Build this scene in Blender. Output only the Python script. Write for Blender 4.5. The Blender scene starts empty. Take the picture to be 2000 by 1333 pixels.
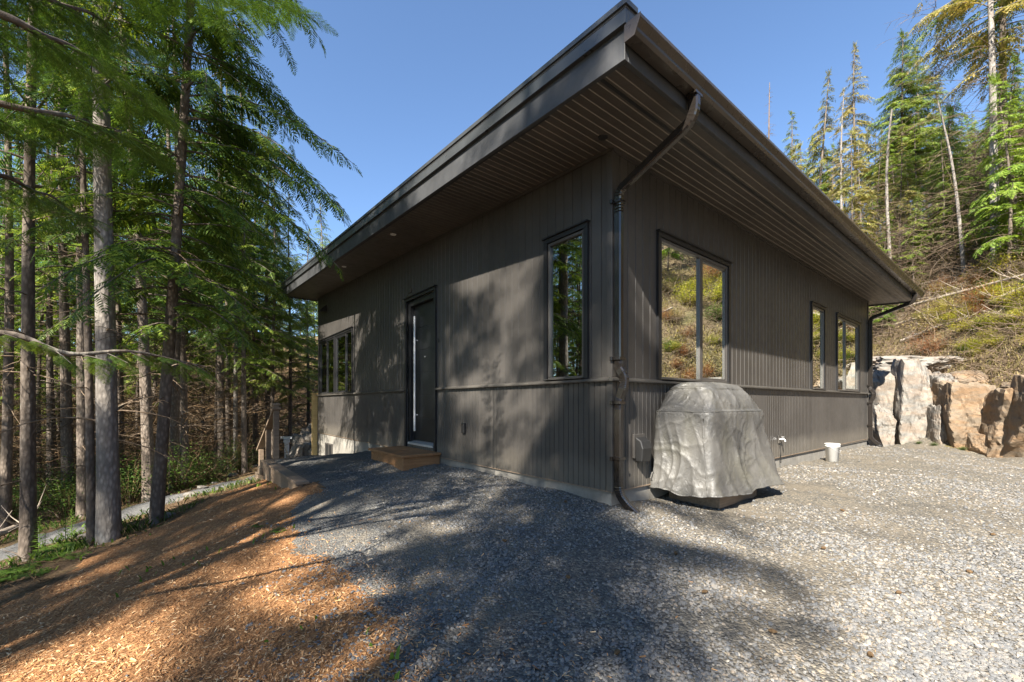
import bpy, math, random
import numpy as np
from mathutils import Vector, Matrix, noise as mnoise

# ------------------------------------------------------------------ camera, sky, sun
SC = bpy.context.scene
COL = SC.collection
F = 822.0                      # focal length in pixels of the 2000 px wide photograph
HZ = 788.0                     # row of the horizon
cam = bpy.data.cameras.new('camera')
camo = bpy.data.objects.new('camera', cam); COL.objects.link(camo)
cam.sensor_width = 36.0; cam.lens = 36.0*F/2000.0
cam.shift_y = (HZ-666.5)/2000.0
cam.clip_start = 0.05; cam.clip_end = 600
camo.location = (0, 0, 0); camo.rotation_euler = (math.radians(90), 0, 0)
SC.camera = camo

SUN_EL = math.radians(39.4)
SUN_DIR = Vector((0.454*math.cos(SUN_EL), 0.891*math.cos(SUN_EL), -math.sin(SUN_EL)))   # the way the light travels
w = bpy.data.worlds.new("World"); SC.world = w; w.use_nodes = True
nt = w.node_tree
sky = nt.nodes.new('ShaderNodeTexSky'); sky.sky_type = 'NISHITA'; sky.sun_disc = False
sky.sun_elevation = SUN_EL; sky.sun_rotation = math.atan2(-SUN_DIR.x, -SUN_DIR.y)
sky.air_density = 1.0; sky.dust_density = 0.1; sky.ozone_density = 4.5
bg = nt.nodes['Background']; bg.inputs['Strength'].default_value = 0.068
nt.links.new(sky.outputs[0], bg.inputs['Color'])
sl = bpy.data.lights.new('sun', 'SUN'); sl.energy = 5.0; sl.angle = math.radians(0.53); sl.color = (1.0, 0.93, 0.82)
so = bpy.data.objects.new('sun', sl); COL.objects.link(so)
so.rotation_euler = SUN_DIR.to_track_quat('-Z', 'Y').to_euler()
SC.view_settings.view_transform = 'Standard'; SC.view_settings.look = 'None'
SC.view_settings.exposure = 2.0; SC.view_settings.gamma = 1.0
SC.cycles.max_bounces = 6; SC.cycles.diffuse_bounces = 3; SC.cycles.glossy_bounces = 3
SC.cycles.transparent_max_bounces = 6; SC.cycles.transmission_bounces = 3
SC.cycles.use_denoising = True

R = np.random.RandomState(7)
rnd = random.Random(5)

# ------------------------------------------------------------------ helpers
def tag(o, label=None, cat=None, group=None, kind=None):
    if label: o['label'] = label
    if cat: o['category'] = cat
    if group: o['group'] = group
    if kind: o['kind'] = kind
    return o

def empty(name, loc, rz=0.0):
    o = bpy.data.objects.new(name, None); COL.objects.link(o)
    o.location = loc; o.rotation_euler = (0, 0, rz); o.empty_display_size = 0.2
    return o

def copy_tree(o, parent=None):
    c = o.copy(); COL.objects.link(c); c.parent = parent
    for ch in list(o.children):
        copy_tree(ch, c)
    return c

def np_mesh(name, V, Fq, mat, parent=None, smooth=False, mats=None, midx=None):
    """V (n,3) float, Fq (m,k) int or list of such arrays."""
    me = bpy.data.meshes.new(name)
    if not isinstance(Fq, (list, tuple)): Fq = [Fq]
    Fq = [np.asarray(f, dtype=np.int32) for f in Fq if len(f)]
    V = np.asarray(V, dtype=np.float32)
    me.vertices.add(len(V)); me.vertices.foreach_set('co', V.ravel())
    loops = np.concatenate([f.ravel() for f in Fq])
    sizes = np.concatenate([np.full(len(f), f.shape[1], dtype=np.int32) for f in Fq])
    starts = np.concatenate([[0], np.cumsum(sizes)[:-1]]).astype(np.int32)
    me.loops.add(len(loops)); me.loops.foreach_set('vertex_index', loops)
    me.polygons.add(len(sizes)); me.polygons.foreach_set('loop_start', starts); me.polygons.foreach_set('loop_total', sizes)
    if smooth: me.polygons.foreach_set('use_smooth', np.ones(len(sizes), dtype=bool))
    if mats:
        for m in mats: me.materials.append(m)
        me.polygons.foreach_set('material_index', np.asarray(midx, dtype=np.int32))
    elif mat: me.materials.append(mat)
    me.update(calc_edges=True)
    o = bpy.data.objects.new(name, me); COL.objects.link(o)
    if parent: o.parent = parent
    return o

class MB:
    """collects shapes, then becomes one mesh object"""
    def __init__(s): s.v = []; s.f = []
    def add(s, vs, fs):
        n = len(s.v); s.v += [tuple(p) for p in vs]; s.f += [tuple(i+n for i in f) for f in fs]; return s
    def box(s, x0, x1, y0, y1, z0, z1, M=None):
        vs = [Vector((x, y, z)) for z in (z0, z1) for x, y in ((x0, y0), (x1, y0), (x1, y1), (x0, y1))]
        if M is not None: vs = [M @ v for v in vs]
        return s.add(vs, [(3, 2, 1, 0), (4, 5, 6, 7), (0, 1, 5, 4), (1, 2, 6, 5), (2, 3, 7, 6), (3, 0, 4, 7)])
    def prism(s, poly, axis, a, b):
        """poly of 2D points extruded along axis between a and b"""
        def mk(p, t):
            return {'x': (t, p[0], p[1]), 'y': (p[0], t, p[1]), 'z': (p[0], p[1], t)}[axis]
        n = len(poly)
        vs = [mk(p, a) for p in poly] + [mk(p, b) for p in poly]
        fs = [tuple(range(n))[::-1], tuple(range(n, 2*n))] + [(i, (i+1) % n, (i+1) % n+n, i+n) for i in range(n)]
        return s.add(vs, fs)
    def sweep(s, pts, prof, radii=None, up=(0, 0, 1), cap=True):
        """2-D profile swept along a path"""
        pts = [Vector(p) for p in pts]; n = len(prof); rings = []
        up = Vector(up)
        for i, p in enumerate(pts):
            t = (pts[min(i+1, len(pts)-1)]-pts[max(i-1, 0)]).normalized()
            a = up.cross(t)
            if a.length < 1e-3: a = Vector((1, 0, 0)).cross(t)
            a.normalize(); b = t.cross(a)
            r = radii[i] if radii else 1.0
            rings.append([p+a*(q[0]*r)+b*(q[1]*r) for q in prof])
        vs = [v for r_ in rings for v in r_]
        fs = [(k*n+i, k*n+(i+1) % n, (k+1)*n+(i+1) % n, (k+1)*n+i) for k in range(len(pts)-1) for i in range(n)]
        if cap: fs += [tuple(range(n))[::-1], tuple((len(pts)-1)*n+i for i in range(n))]
        return s.add(vs, fs)
    def lathe(s, prof, c=(0, 0, 0), n=24, M=None):
        vs = []; fs = []
        for r, z in prof:
            for i in range(n):
                a = 2*math.pi*i/n
                v = Vector((r*math.cos(a), r*math.sin(a), z))
                if M is not None: v = M @ v
                vs.append(v+Vector(c))
        for k in range(len(prof)-1):
            for i in range(n): fs.append((k*n+i, k*n+(i+1) % n, (k+1)*n+(i+1) % n, (k+1)*n+i))
        return s.add(vs, fs)
    def build(s, name, mat, parent=None, smooth=False, bevel=0, loc=None):
        me = bpy.data.meshes.new(name); me.from_pydata(s.v, [], s.f); me.materials.append(mat)
        if smooth:
            me.polygons.foreach_set('use_smooth', [True]*len(me.polygons))
        me.update()
        o = bpy.data.objects.new(name, me); COL.objects.link(o)
        if parent: o.parent = parent
        if loc: o.location = loc
        if bevel:
            b = o.modifiers.new('bevel', 'BEVEL'); b.width = bevel; b.segments = 1; b.limit_method = 'ANGLE'
        return o

CIRC = lambda n, r=1.0: [(r*math.cos(2*math.pi*i/n), r*math.sin(2*math.pi*i/n)) for i in range(n)]
def rect(w_, d_, c=0.008):
    a, b = w_/2, d_/2
    return [(-a+c, -b), (a-c, -b), (a, -b+c), (a, b-c), (a-c, b), (-a+c, b), (-a, b-c), (-a, -b+c)]

def fbm(x, y, sc=1.0, oct_=4, seed=0.0):
    return mnoise.fractal(Vector((x*sc+seed, y*sc-seed, seed*0.37)), 1.0, 2.0, oct_)

# ------------------------------------------------------------------ materials
def lin(c): return (c[0], c[1], c[2], 1.0)
class NT:
    def __init__(s, name, rough=0.7, spec=0.4):
        s.m = bpy.data.materials.new(name); s.m.use_nodes = True
        s.t = s.m.node_tree; s.b = s.t.nodes['Principled BSDF']
        s.b.inputs['Roughness'].default_value = rough
        s.b.inputs['Specular IOR Level'].default_value = spec
        s.tc = s.n('ShaderNodeTexCoord')
    def n(s, k, **kw):
        nd = s.t.nodes.new(k)
        for a, b in kw.items():
            if a.startswith('i_'):
                nd.inputs[a[2:].replace('_', ' ')].default_value = b
            else: setattr(nd, a, b)
        return nd
    def l(s, a, b): s.t.links.new(a, b)
    def coord(s, scale=(1, 1, 1), rot=(0, 0, 0), src='Object'):
        mp = s.n('ShaderNodeMapping'); mp.inputs['Scale'].default_value = scale; mp.inputs['Rotation'].default_value = rot
        s.l(s.tc.outputs[src], mp.inputs['Vector']); return mp.outputs[0]
    def noise(s, scale, detail=5, rough=0.6, vec=None, dist=0.0):
        nd = s.n('ShaderNodeTexNoise'); nd.inputs['Scale'].default_value = scale; nd.inputs['Detail'].default_value = detail
        nd.inputs['Roughness'].default_value = rough; nd.inputs['Distortion'].default_value = dist
        s.l(vec or s.tc.outputs['Object'], nd.inputs['Vector']); return nd.outputs['Fac']
    def vor(s, scale, feature='F1', vec=None, out='Distance', rnd_=1.0):
        nd = s.n('ShaderNodeTexVoronoi'); nd.feature = feature; nd.inputs['Scale'].default_value = scale
        nd.inputs['Randomness'].default_value = rnd_
        s.l(vec or s.tc.outputs['Object'], nd.inputs['Vector']); return nd.outputs[out]
    def ramp(s, fac, stops):
        nd = s.n('ShaderNodeValToRGB'); cr = nd.color_ramp
        while len(cr.elements) < len(stops): cr.elements.new(0.5)
        for e, (p, c) in zip(cr.elements, stops):
            e.position = p; e.color = lin(c) if hasattr(c, '__len__') else (c, c, c, 1)
        s.l(fac, nd.inputs['Fac']); return nd.outputs['Color']
    def mix(s, fac, a, b, mode='MIX'):
        nd = s.n('ShaderNodeMix'); nd.data_type = 'RGBA'; nd.blend_type = mode
        for sock, v in ((nd.inputs['Factor'], fac), (nd.inputs[6], a), (nd.inputs[7], b)):
            if hasattr(v, 'is_linked') or hasattr(v, 'links'): s.l(v, sock)
            elif hasattr(v, '__len__'): sock.default_value = lin(v)
            else: sock.default_value = v if sock.type == 'VALUE' else (v, v, v, 1)
        return nd.outputs[2]
    def math(s, op, a, b=0.0):
        nd = s.n('ShaderNodeMath'); nd.operation = op
        for i, v in enumerate((a, b)):
            if hasattr(v, 'links'): s.l(v, nd.inputs[i])
            else: nd.inputs[i].default_value = v
        return nd.outputs[0]
    def bump(s, h, dist=0.01, strength=1.0, prev=None):
        nd = s.n('ShaderNodeBump'); nd.inputs['Distance'].default_value = dist; nd.inputs['Strength'].default_value = strength
        s.l(h, nd.inputs['Height'])
        if prev: s.l(prev, nd.inputs['Normal'])
        return nd.outputs[0]
    def out(s, col=None, nrm=None, rough=None):
        if col is not None:
            if hasattr(col, 'links'): s.l(col, s.b.inputs['Base Color'])
            else: s.b.inputs['Base Color'].default_value = lin(col)
        if nrm is not None: s.l(nrm, s.b.inputs['Normal'])
        if rough is not None: s.l(rough, s.b.inputs['Roughness'])
        return s.m

def m_paint(name, c, rough=0.5, var=0.25, grain=True, spec=0.4, boards=False):
    t = NT(name, rough, spec)
    n1 = t.noise(1.3, 4); n2 = t.noise(60, 3, vec=t.coord((1, 1, 0.06)))
    c2 = tuple(x*(1+var) for x in c); c1 = tuple(x*(1-var) for x in c)
    col = t.mix(t.ramp(n1, [(0.35, 0.0), (0.7, 1.0)]), c1, c2)
    col = t.mix(0.25, col, t.ramp(n2, [(0.3, c1), (0.7, c2)]))
    dust = t.ramp(t.noise(2.3, 8, 0.7), [(0.62, 0.0), (0.8, 0.10)])
    col = t.mix(dust, col, (0.16, 0.14, 0.12))
    if boards:
        gi = t.n('ShaderNodeNewGeometry')
        col = t.mix(1.0, col, t.ramp(gi.outputs['Random Per Island'], [(0, 0.90), (1, 1.10)]), 'MULTIPLY')
        sxyz = t.n('ShaderNodeSeparateXYZ'); t.l(t.tc.outputs['Object'], sxyz.inputs[0])
        zz = t.math('ADD', sxyz.outputs['Z'], t.math('MULTIPLY', t.noise(3, 5), -0.25))
        col = t.mix(t.ramp(zz, [(0.0, 0.35), (0.22, 0.0)]), col, (0.17, 0.15, 0.12))   # splash dirt low on the boards
        kn = t.vor(3.2, vec=t.coord((7.4, 7.4, 1.6)))
        col = t.mix(t.ramp(kn, [(0.03, 0.6), (0.06, 0.0)]), col, tuple(x*0.35 for x in c))
    nrm = t.bump(n2, 0.0015, 0.6) if grain else None
    return t.out(col, nrm, t.ramp(t.noise(9, 4), [(0.3, rough*0.85), (0.7, min(1, rough*1.2))]))

M = {}
M['siding'] = m_paint('siding_paint', (0.045, 0.041, 0.037), 0.42, spec=0.5, boards=True)
M['soffit'] = m_paint('soffit_paint', (0.066, 0.056, 0.047), 0.42, boards=True)
M['trim'] = m_paint('black_trim', (0.014, 0.014, 0.015), 0.35, grain=False)
M['fascia'] = m_paint('fascia_paint', (0.040, 0.041, 0.043), 0.55, spec=0.5)
M['groove'] = m_paint('groove_bounce_light', (0.19, 0.165, 0.135), 0.5, grain=False)  # paler tone paints in the ground bounce caught by the soffit groove bevels
M['belt'] = m_paint('belt_paint', (0.062, 0.057, 0.05), 0.4, grain=False)
def m_metal(name, c, rough, metal=0.0, spec=0.5):
    t = NT(name, rough, spec); t.b.inputs['Metallic'].default_value = metal
    n = t.noise(7, 6)
    col = t.ramp(n, [(0.3, tuple(x*0.88 for x in c)), (0.7, tuple(x*1.1 for x in c))])
    return t.out(col, None, t.ramp(t.noise(5, 4), [(0.35, rough*0.85), (0.7, min(1, rough*1.25))]))
M['flash'] = m_metal('roof_flashing_metal', (0.045, 0.048, 0.05), 0.32, 0.0)
M['gutter'] = m_metal('gutter_metal', (0.055, 0.045, 0.036), 0.28, 0.25)
M['spout'] = m_metal('downspout_metal', (0.018, 0.015, 0.013), 0.16, 0.1, 0.7)
M['steel'] = m_metal('brushed_steel', (0.62, 0.62, 0.63), 0.35, 0.5)
M['alu'] = m_metal('aluminium_threshold', (0.6, 0.6, 0.6), 0.45, 0.7)
M['door'] = m_paint('door_paint', (0.013, 0.014, 0.015), 0.33, grain=False)
M['roofing'] = m_metal('roof_membrane', (0.06, 0.06, 0.06), 0.6)
M['black'] = m_metal('black_plastic', (0.012, 0.012, 0.012), 0.5)
M['vinyl'] = m_metal('window_vinyl', (0.06, 0.055, 0.05), 0.35)
def m_plain(name, c, rough=0.8, amt=0.15, sc=4.0):
    t = NT(name, rough, 0.3); n = t.noise(sc, 6)
    return t.out(t.ramp(n, [(0.3, tuple(x*(1-amt) for x in c)), (0.7, tuple(x*(1+amt) for x in c))]), t.bump(n, 0.004, 0.4))
M['drywall'] = m_plain('pale_drywall', (0.66, 0.72, 0.66))
M['cedar'] = m_plain('red_interior', (0.30, 0.06, 0.035))
M['floor_in'] = m_plain('plywood_floor', (0.3, 0.22, 0.14))
M['tape'] = m_plain('green_tape', (0.30, 0.52, 0.38))
M['bucket'] = m_plain('white_bucket_plastic', (0.7, 0.69, 0.65), 0.4, 0.06)
M['whitepipe'] = m_plain('white_pipe_plastic', (0.7, 0.72, 0.72), 0.4, 0.1)

def m_concrete():
    t = NT('weathered_concrete', 0.9, 0.2)
    a = t.noise(2.5, 8, 0.7); b = t.noise(45, 4)
    st = t.noise(5, 5, vec=t.coord((1, 1, 0.15)))
    col = t.ramp(a, [(0.3, (0.14, 0.13, 0.115)), (0.7, (0.27, 0.255, 0.225))])
    col = t.mix(t.ramp(st, [(0.5, 0.0), (0.75, 0.5)]), col, (0.13, 0.115, 0.09))
    return t.out(col, t.bump(b, 0.003, 0.6))
M['concrete'] = m_concrete()

def m_wood(name, c1, c2, rough=0.65, axis_scale=(0.6, 9, 9)):
    t = NT(name, rough, 0.3)
    v = t.coord(axis_scale)
    n = t.noise(4, 7, 0.65, vec=v, dist=0.6); k = t.noise(1.7, 3)
    col = t.ramp(n, [(0.28, c1), (0.5, tuple((a+b)/2 for a, b in zip(c1, c2))), (0.72, c2)])
    col = t.mix(t.ramp(k, [(0.45, 0.0), (0.8, 0.45)]), col, tuple(x*0.55 for x in c1))
    return t.out(col, t.bump(n, 0.002, 0.5))
M['stepwood'] = m_wood('brown_treated_wood', (0.20, 0.095, 0.04), (0.36, 0.19, 0.085))
M['oldwood'] = m_wood('weathered_wood', (0.13, 0.095, 0.065), (0.27, 0.20, 0.14))
M['palewood'] = m_wood('pale_new_wood', (0.42, 0.29, 0.12), (0.60, 0.44, 0.2))
M['log'] = m_wood('bleached_log', (0.20, 0.16, 0.12), (0.42, 0.36, 0.29), 0.85, (0.4, 7, 7))

def m_bark(name, c1, c2, c3):
    t = NT(name, 0.92, 0.15)
    v = t.coord((1, 1, 0.28)); a = t.noise(5, 8, 0.7, vec=v, dist=0.4)
    vo = t.vor(26, 'F1', vec=t.coord((1, 1, 0.45)))
    lich = t.noise(2.2, 8, 0.75, vec=t.coord((1, 1, 0.5)))
    col = t.ramp(a, [(0.3, c1), (0.55, c2), (0.75, c3)])
    col = t.mix(t.ramp(vo, [(0.15, 0.0), (0.55, 0.55)]), col, tuple(x*0.5 for x in c1))
    col = t.mix(t.ramp(lich, [(0.56, 0.0), (0.68, 0.55)]), col, (0.30, 0.29, 0.25))
    oi = t.n('ShaderNodeObjectInfo')
    col = t.mix(0.5, col, t.ramp(oi.outputs['Random'], [(0, 0.8), (1, 1.25)]), 'MULTIPLY')
    nb = t.bump(vo, 0.012, 0.8); nb = t.bump(a, 0.02, 0.8, nb)
    return t.out(col, nb)
M['bark'] = m_bark('grey_bark', (0.09, 0.07, 0.055), (0.19, 0.155, 0.125), (0.30, 0.26, 0.22))
M['barkpale'] = m_bark('pale_bark', (0.16, 0.14, 0.12), (0.30, 0.27, 0.24), (0.44, 0.41, 0.37))
M['deadtwig'] = m_bark('dead_twigs', (0.12, 0.085, 0.055), (0.22, 0.16, 0.11), (0.36, 0.29, 0.21))
M['brush'] = m_bark('brown_brush', (0.10, 0.062, 0.032), (0.20, 0.13, 0.07), (0.36, 0.25, 0.15))

def m_leaf(name, ramp_, rough=0.55, trans=0.3, sc=0.8):
    t = NT(name, rough, 0.3)
    geo = t.n('ShaderNodeNewGeometry')
    oi = t.n('ShaderNodeObjectInfo')
    n = t.noise(sc, 3); 
    f = t.math('ADD', t.math('MULTIPLY', n, 0.75), t.math('MULTIPLY', geo.outputs['Random Per Island'], 0.34))
    f = t.math('ADD', f, t.math('MULTIPLY', t.math('SUBTRACT', oi.outputs['Random'], 0.5), 0.16))
    col = t.ramp(f, ramp_)
    t.l(col, t.b.inputs['Base Color'])
    tr = t.n('ShaderNodeBsdfTranslucent'); t.l(t.mix(1.0, col, (1.5, 1.4, 0.8), 'MULTIPLY'), tr.inputs['Color'])
    ms = t.n('ShaderNodeMixShader'); ms.inputs[0].default_value = trans
    t.l(t.b.outputs[0], ms.inputs[1]); t.l(tr.outputs[0], ms.inputs[2])
    t.l(ms.outputs[0], t.t.nodes['Material Output'].inputs['Surface'])
    return t.m
M['needle'] = m_leaf('green_needles', [(0.28, (0.03, 0.06, 0.012)), (0.48, (0.07, 0.13, 0.02)), (0.64, (0.16, 0.23, 0.03)), (0.82, (0.30, 0.34, 0.05))], trans=0.38)
M['needledark'] = m_leaf('dark_needles', [(0.28, (0.025, 0.055, 0.014)), (0.5, (0.055, 0.115, 0.02)), (0.7, (0.10, 0.18, 0.028)), (0.85, (0.18, 0.26, 0.04))], trans=0.32)
M['needlebright'] = m_leaf('bright_spring_needles', [(0.28, (0.06, 0.12, 0.02)), (0.5, (0.13, 0.21, 0.03)), (0.75, (0.24, 0.32, 0.05))], trans=0.4)
M['needleolive'] = m_leaf('olive_needles', [(0.28, (0.07, 0.09, 0.02)), (0.46, (0.15, 0.16, 0.035)), (0.62, (0.25, 0.22, 0.06)), (0.82, (0.36, 0.28, 0.12))])
M['needlemid'] = m_leaf('yellow_green_needles', [(0.28, (0.05, 0.09, 0.018)), (0.5, (0.12, 0.18, 0.03)), (0.68, (0.21, 0.25, 0.045)), (0.85, (0.33, 0.31, 0.09))])
M['shrub'] = m_leaf('green_shrub_leaves', [(0.28, (0.022, 0.05, 0.010)), (0.5, (0.05, 0.10, 0.016)), (0.75, (0.12, 0.19, 0.035))], trans=0.35)
M['shrubyellow'] = m_leaf('yellow_shrub_leaves', [(0.28, (0.12, 0.15, 0.02)), (0.5, (0.28, 0.30, 0.04)), (0.75, (0.48, 0.42, 0.07))], trans=0.4)
M['drygrass'] = m_leaf('dry_grass', [(0.28, (0.16, 0.15, 0.05)), (0.5, (0.30, 0.25, 0.10)), (0.75, (0.42, 0.36, 0.19))], trans=0.3)
M['fern'] = m_leaf('fern_leaves', [(0.28, (0.06, 0.12, 0.02)), (0.5, (0.12, 0.22, 0.03)), (0.75, (0.22, 0.33, 0.06))], trans=0.4)
M['orangeleaf'] = m_leaf('rusty_leaves', [(0.28, (0.12, 0.04, 0.02)), (0.5, (0.25, 0.09, 0.04)), (0.75, (0.4, 0.2, 0.09))], trans=0.35)

def m_gravel():
    t = NT('grey_gravel', 0.85, 0.3)
    v = t.tc.outputs['Object']
    vc = t.n('ShaderNodeTexVoronoi'); vc.inputs['Scale'].default_value = 62; t.l(v, vc.inputs['Vector'])
    sep = t.n('ShaderNodeSeparateColor'); t.l(vc.outputs['Color'], sep.inputs[0])
    stone = t.ramp(sep.outputs[0], [(0.0, (0.05, 0.055, 0.06)), (0.35, (0.12, 0.125, 0.13)), (0.65, (0.20, 0.195, 0.185)), (0.88, (0.33, 0.315, 0.28)), (1.0, (0.5, 0.46, 0.38))])
    fine = t.vor(150, out='Color'); 
    stone = t.mix(0.3, stone, t.ramp(t.noise(120, 4), [(0.3, 0.06), (0.7, 0.36)]))
    gm = t.n('ShaderNodeSeparateXYZ'); t.l(t.tc.outputs['Object'], gm.inputs[0])
    gx_ = t.math('ADD', gm.outputs['X'], t.math('MULTIPLY', t.math('SUBTRACT', t.noise(0.8, 5), 0.5), 5.0))
    left_dark = t.ramp(t.math('MULTIPLY', t.math('ADD', gx_, 2.0), 0.2), [(0.1, 1.0), (0.75, 0.0)])  # gravel tone gets darker and greyer towards the left
    stone = t.mix(left_dark, t.mix(1.0, stone, (0.60, 0.545, 0.46), 'MULTIPLY'), t.mix(1.0, stone, (0.46, 0.46, 0.45), 'MULTIPLY'))
    sand = t.ramp(t.noise(0.9, 9, 0.75), [(0.47, 0.0), (0.62, 0.85)])
    col = t.mix(sand, stone, t.ramp(t.noise(55, 5), [(0.3, (0.09, 0.075, 0.055)), (0.7, (0.21, 0.178, 0.132))]))
    gap = t.ramp(vc.outputs['Distance'], [(0.30, 1.0), (0.75, 0.35)])
    h = t.math('SUBTRACT', 1.0, vc.outputs['Distance'])
    return t.out(col, t.bump(h, 0.012, 1.0))
M['gravel'] = m_gravel()
def m_stone():
    t = NT('gravel_stones', 0.8, 0.3)
    oi = t.n('ShaderNodeObjectInfo')
    at = t.n('ShaderNodeAttribute'); at.attribute_type = 'INSTANCER'; at.attribute_name = 'rv'
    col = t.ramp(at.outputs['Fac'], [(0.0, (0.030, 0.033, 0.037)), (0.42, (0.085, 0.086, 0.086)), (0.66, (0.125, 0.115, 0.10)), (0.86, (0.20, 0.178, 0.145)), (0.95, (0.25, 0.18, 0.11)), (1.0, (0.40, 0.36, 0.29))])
    col = t.mix(0.35, col, t.ramp(t.noise(3, 4), [(0.3, 0.08), (0.7, 0.35)]))
    return t.out(col)
M['stone'] = m_stone()
def m_mulchbase():
    t = NT('orange_mulch', 0.9, 0.15)
    a = t.noise(70, 5, 0.7, vec=t.coord((1, 0.4, 1), (0, 0, 0.6))); b = t.noise(1.1, 5)
    c = t.vor(55, vec=t.coord((1, 0.45, 1), (0, 0, 1.2)), out='Distance')
    col = t.ramp(a, [(0.28, (0.12, 0.058, 0.026)), (0.5, (0.30, 0.15, 0.065)), (0.72, (0.50, 0.29, 0.14))])
    col = t.mix(t.ramp(b, [(0.4, 0.0), (0.75, 0.6)]), col, t.mix(0.5, col, (0.12, 0.06, 0.03)))
    nb = t.bump(c, 0.012, 0.9); nb = t.bump(a, 0.02, 1.0, nb)
    return t.out(col, nb)
M['mulch'] = m_mulchbase()
def m_chip():
    t = NT('wood_chips', 0.85, 0.2)
    at = t.n('ShaderNodeAttribute'); at.attribute_type = 'INSTANCER'; at.attribute_name = 'rv'
    col = t.ramp(at.outputs['Fac'], [(0.0, (0.10, 0.05, 0.022)), (0.25, (0.27, 0.125, 0.05)), (0.6, (0.46, 0.24, 0.10)), (0.85, (0.58, 0.34, 0.16)), (1.0, (0.62, 0.46, 0.28))])
    return t.out(col)
M['chip'] = m_chip()
def m_soil(name, c1, c2, c3, sc=3.0, green=0.0):
    t = NT(name, 0.95, 0.1)
    a = t.noise(sc, 9, 0.75); b = t.noise(38, 6, 0.75)
    col = t.ramp(a, [(0.32, c1), (0.5, c2), (0.7, c3)])
    col = t.mix(0.55, col, t.ramp(b, [(0.3, c1), (0.7, c3)]))
    if green: col = t.mix(t.ramp(t.noise(0.9, 6), [(0.5, 0.0), (0.62, green)]), col, t.ramp(b, [(0.3, (0.03, 0.06, 0.012)), (0.7, (0.14, 0.17, 0.04))]))
    return t.out(col, t.bump(b, 0.05, 1.0, t.bump(a, 0.1, 0.5)))
M['forest'] = m_soil('forest_floor', (0.055, 0.035, 0.02), (0.13, 0.085, 0.05), (0.25, 0.17, 0.10), 2.0, 0.45)
M['hill'] = m_soil('dry_hillside', (0.08, 0.053, 0.029), (0.17, 0.12, 0.068), (0.28, 0.215, 0.14), 1.3, 0.35)
M['pathm'] = m_soil('pale_path_gravel', (0.09, 0.092, 0.095), (0.16, 0.16, 0.16), (0.27, 0.26, 0.24), 8.0)
def m_rock(name, c1, c2, c3, orange=0.0):
    t = NT(name, 0.85, 0.25)
    a = t.noise(1.6, 9, 0.7, dist=0.5); b = t.noise(14, 8, 0.7)
    st = t.noise(2.6, 8, 0.7, vec=t.coord((0.7, 0.7, 2.2), (0.5, 0.3, 0)))
    col = t.ramp(a, [(0.3, c1), (0.5, c2), (0.72, c3)])
    col = t.mix(0.35, col, t.ramp(b, [(0.3, tuple(x*0.6 for x in c1)), (0.7, c3)]))
    if orange: col = t.mix(t.ramp(st, [(0.42, 0.0), (0.6, orange)]), col, (0.24, 0.135, 0.062))
    wv = t.ramp(t.vor(1.1, 'DISTANCE_TO_EDGE', vec=t.coord((1, 1, 0.5), (0.3, 0.2, 0.1))), [(0.0, 1.0), (0.012, 0.0)])
    nb = t.bump(a, 0.05, 0.7); nb = t.bump(b, 0.02, 0.8, nb)
    return t.out(col, nb)
M['rock'] = m_rock('pale_grey_rock', (0.085, 0.082, 0.077), (0.18, 0.172, 0.158), (0.28, 0.265, 0.235), 0.28)
M['rockorange'] = m_rock('tan_rock', (0.085, 0.066, 0.048), (0.165, 0.128, 0.09), (0.23, 0.19, 0.145), 0.5)
def m_cover():
    t = NT('weathered_grill_cover', 0.42, 0.5)
    a = t.noise(2.6, 5, 0.5, vec=t.coord((1, 1, 0.8))); b = t.noise(2.2, 6, 0.6, vec=t.coord((1, 1, 0.7), (0, 0, 1)))
    sp = t.noise(30, 6, 0.7, vec=t.coord((1, 1, 0.7)))
    col = t.ramp(a, [(0.34, (0.055, 0.054, 0.052)), (0.5, (0.085, 0.082, 0.076)), (0.66, (0.118, 0.113, 0.103))])
    col = t.mix(t.ramp(b, [(0.5, 0.0), (0.66, 0.35)]), col, (0.115, 0.108, 0.07))
    col = t.mix(t.ramp(sp, [(0.52, 0.0), (0.68, 0.35)]), col, (0.045, 0.042, 0.038))
    wr = t.noise(11, 6, 0.65, vec=t.coord((1, 1, 0.8)), dist=2.5)
    return t.out(col, t.bump(t.noise(240, 2), 0.001, 0.4, t.bump(wr, 0.012, 0.8)))
M['cover'] = m_cover()
def m_glass():
    t = NT('window_glass', 0.0)
    nt_ = t.t; nt_.nodes.remove(t.b)
    fr = t.n('ShaderNodeFresnel'); fr.inputs['IOR'].default_value = 2.1
    nz = t.bump(t.noise(0.9, 2), 0.006, 0.25)
    gl = t.n('ShaderNodeBsdfGlossy'); gl.inputs['Roughness'].default_value = 0.0; gl.inputs['Color'].default_value = (0.95, 1, 0.97, 1)
    t.l(nz, gl.inputs['Normal'])
    tr = t.n('ShaderNodeBsdfTransparent'); tr.inputs['Color'].default_value = (0.62, 0.70, 0.66, 1)
    f2 = t.math('ADD', t.math('MULTIPLY', fr.outputs[0], 1.0), 0.22)
    ms = t.n('ShaderNodeMixShader'); t.l(f2, ms.inputs[0]); t.l(tr.outputs[0], ms.inputs[1]); t.l(gl.outputs[0], ms.inputs[2])
    t.l(ms.outputs[0], nt_.nodes['Material Output'].inputs['Surface'])
    return t.m
M['glass'] = m_glass()
def m_lens():
    t = NT('pale_lamp_lens', 0.3); return t.out((0.75, 0.75, 0.72))
M['lens'] = m_lens()

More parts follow.
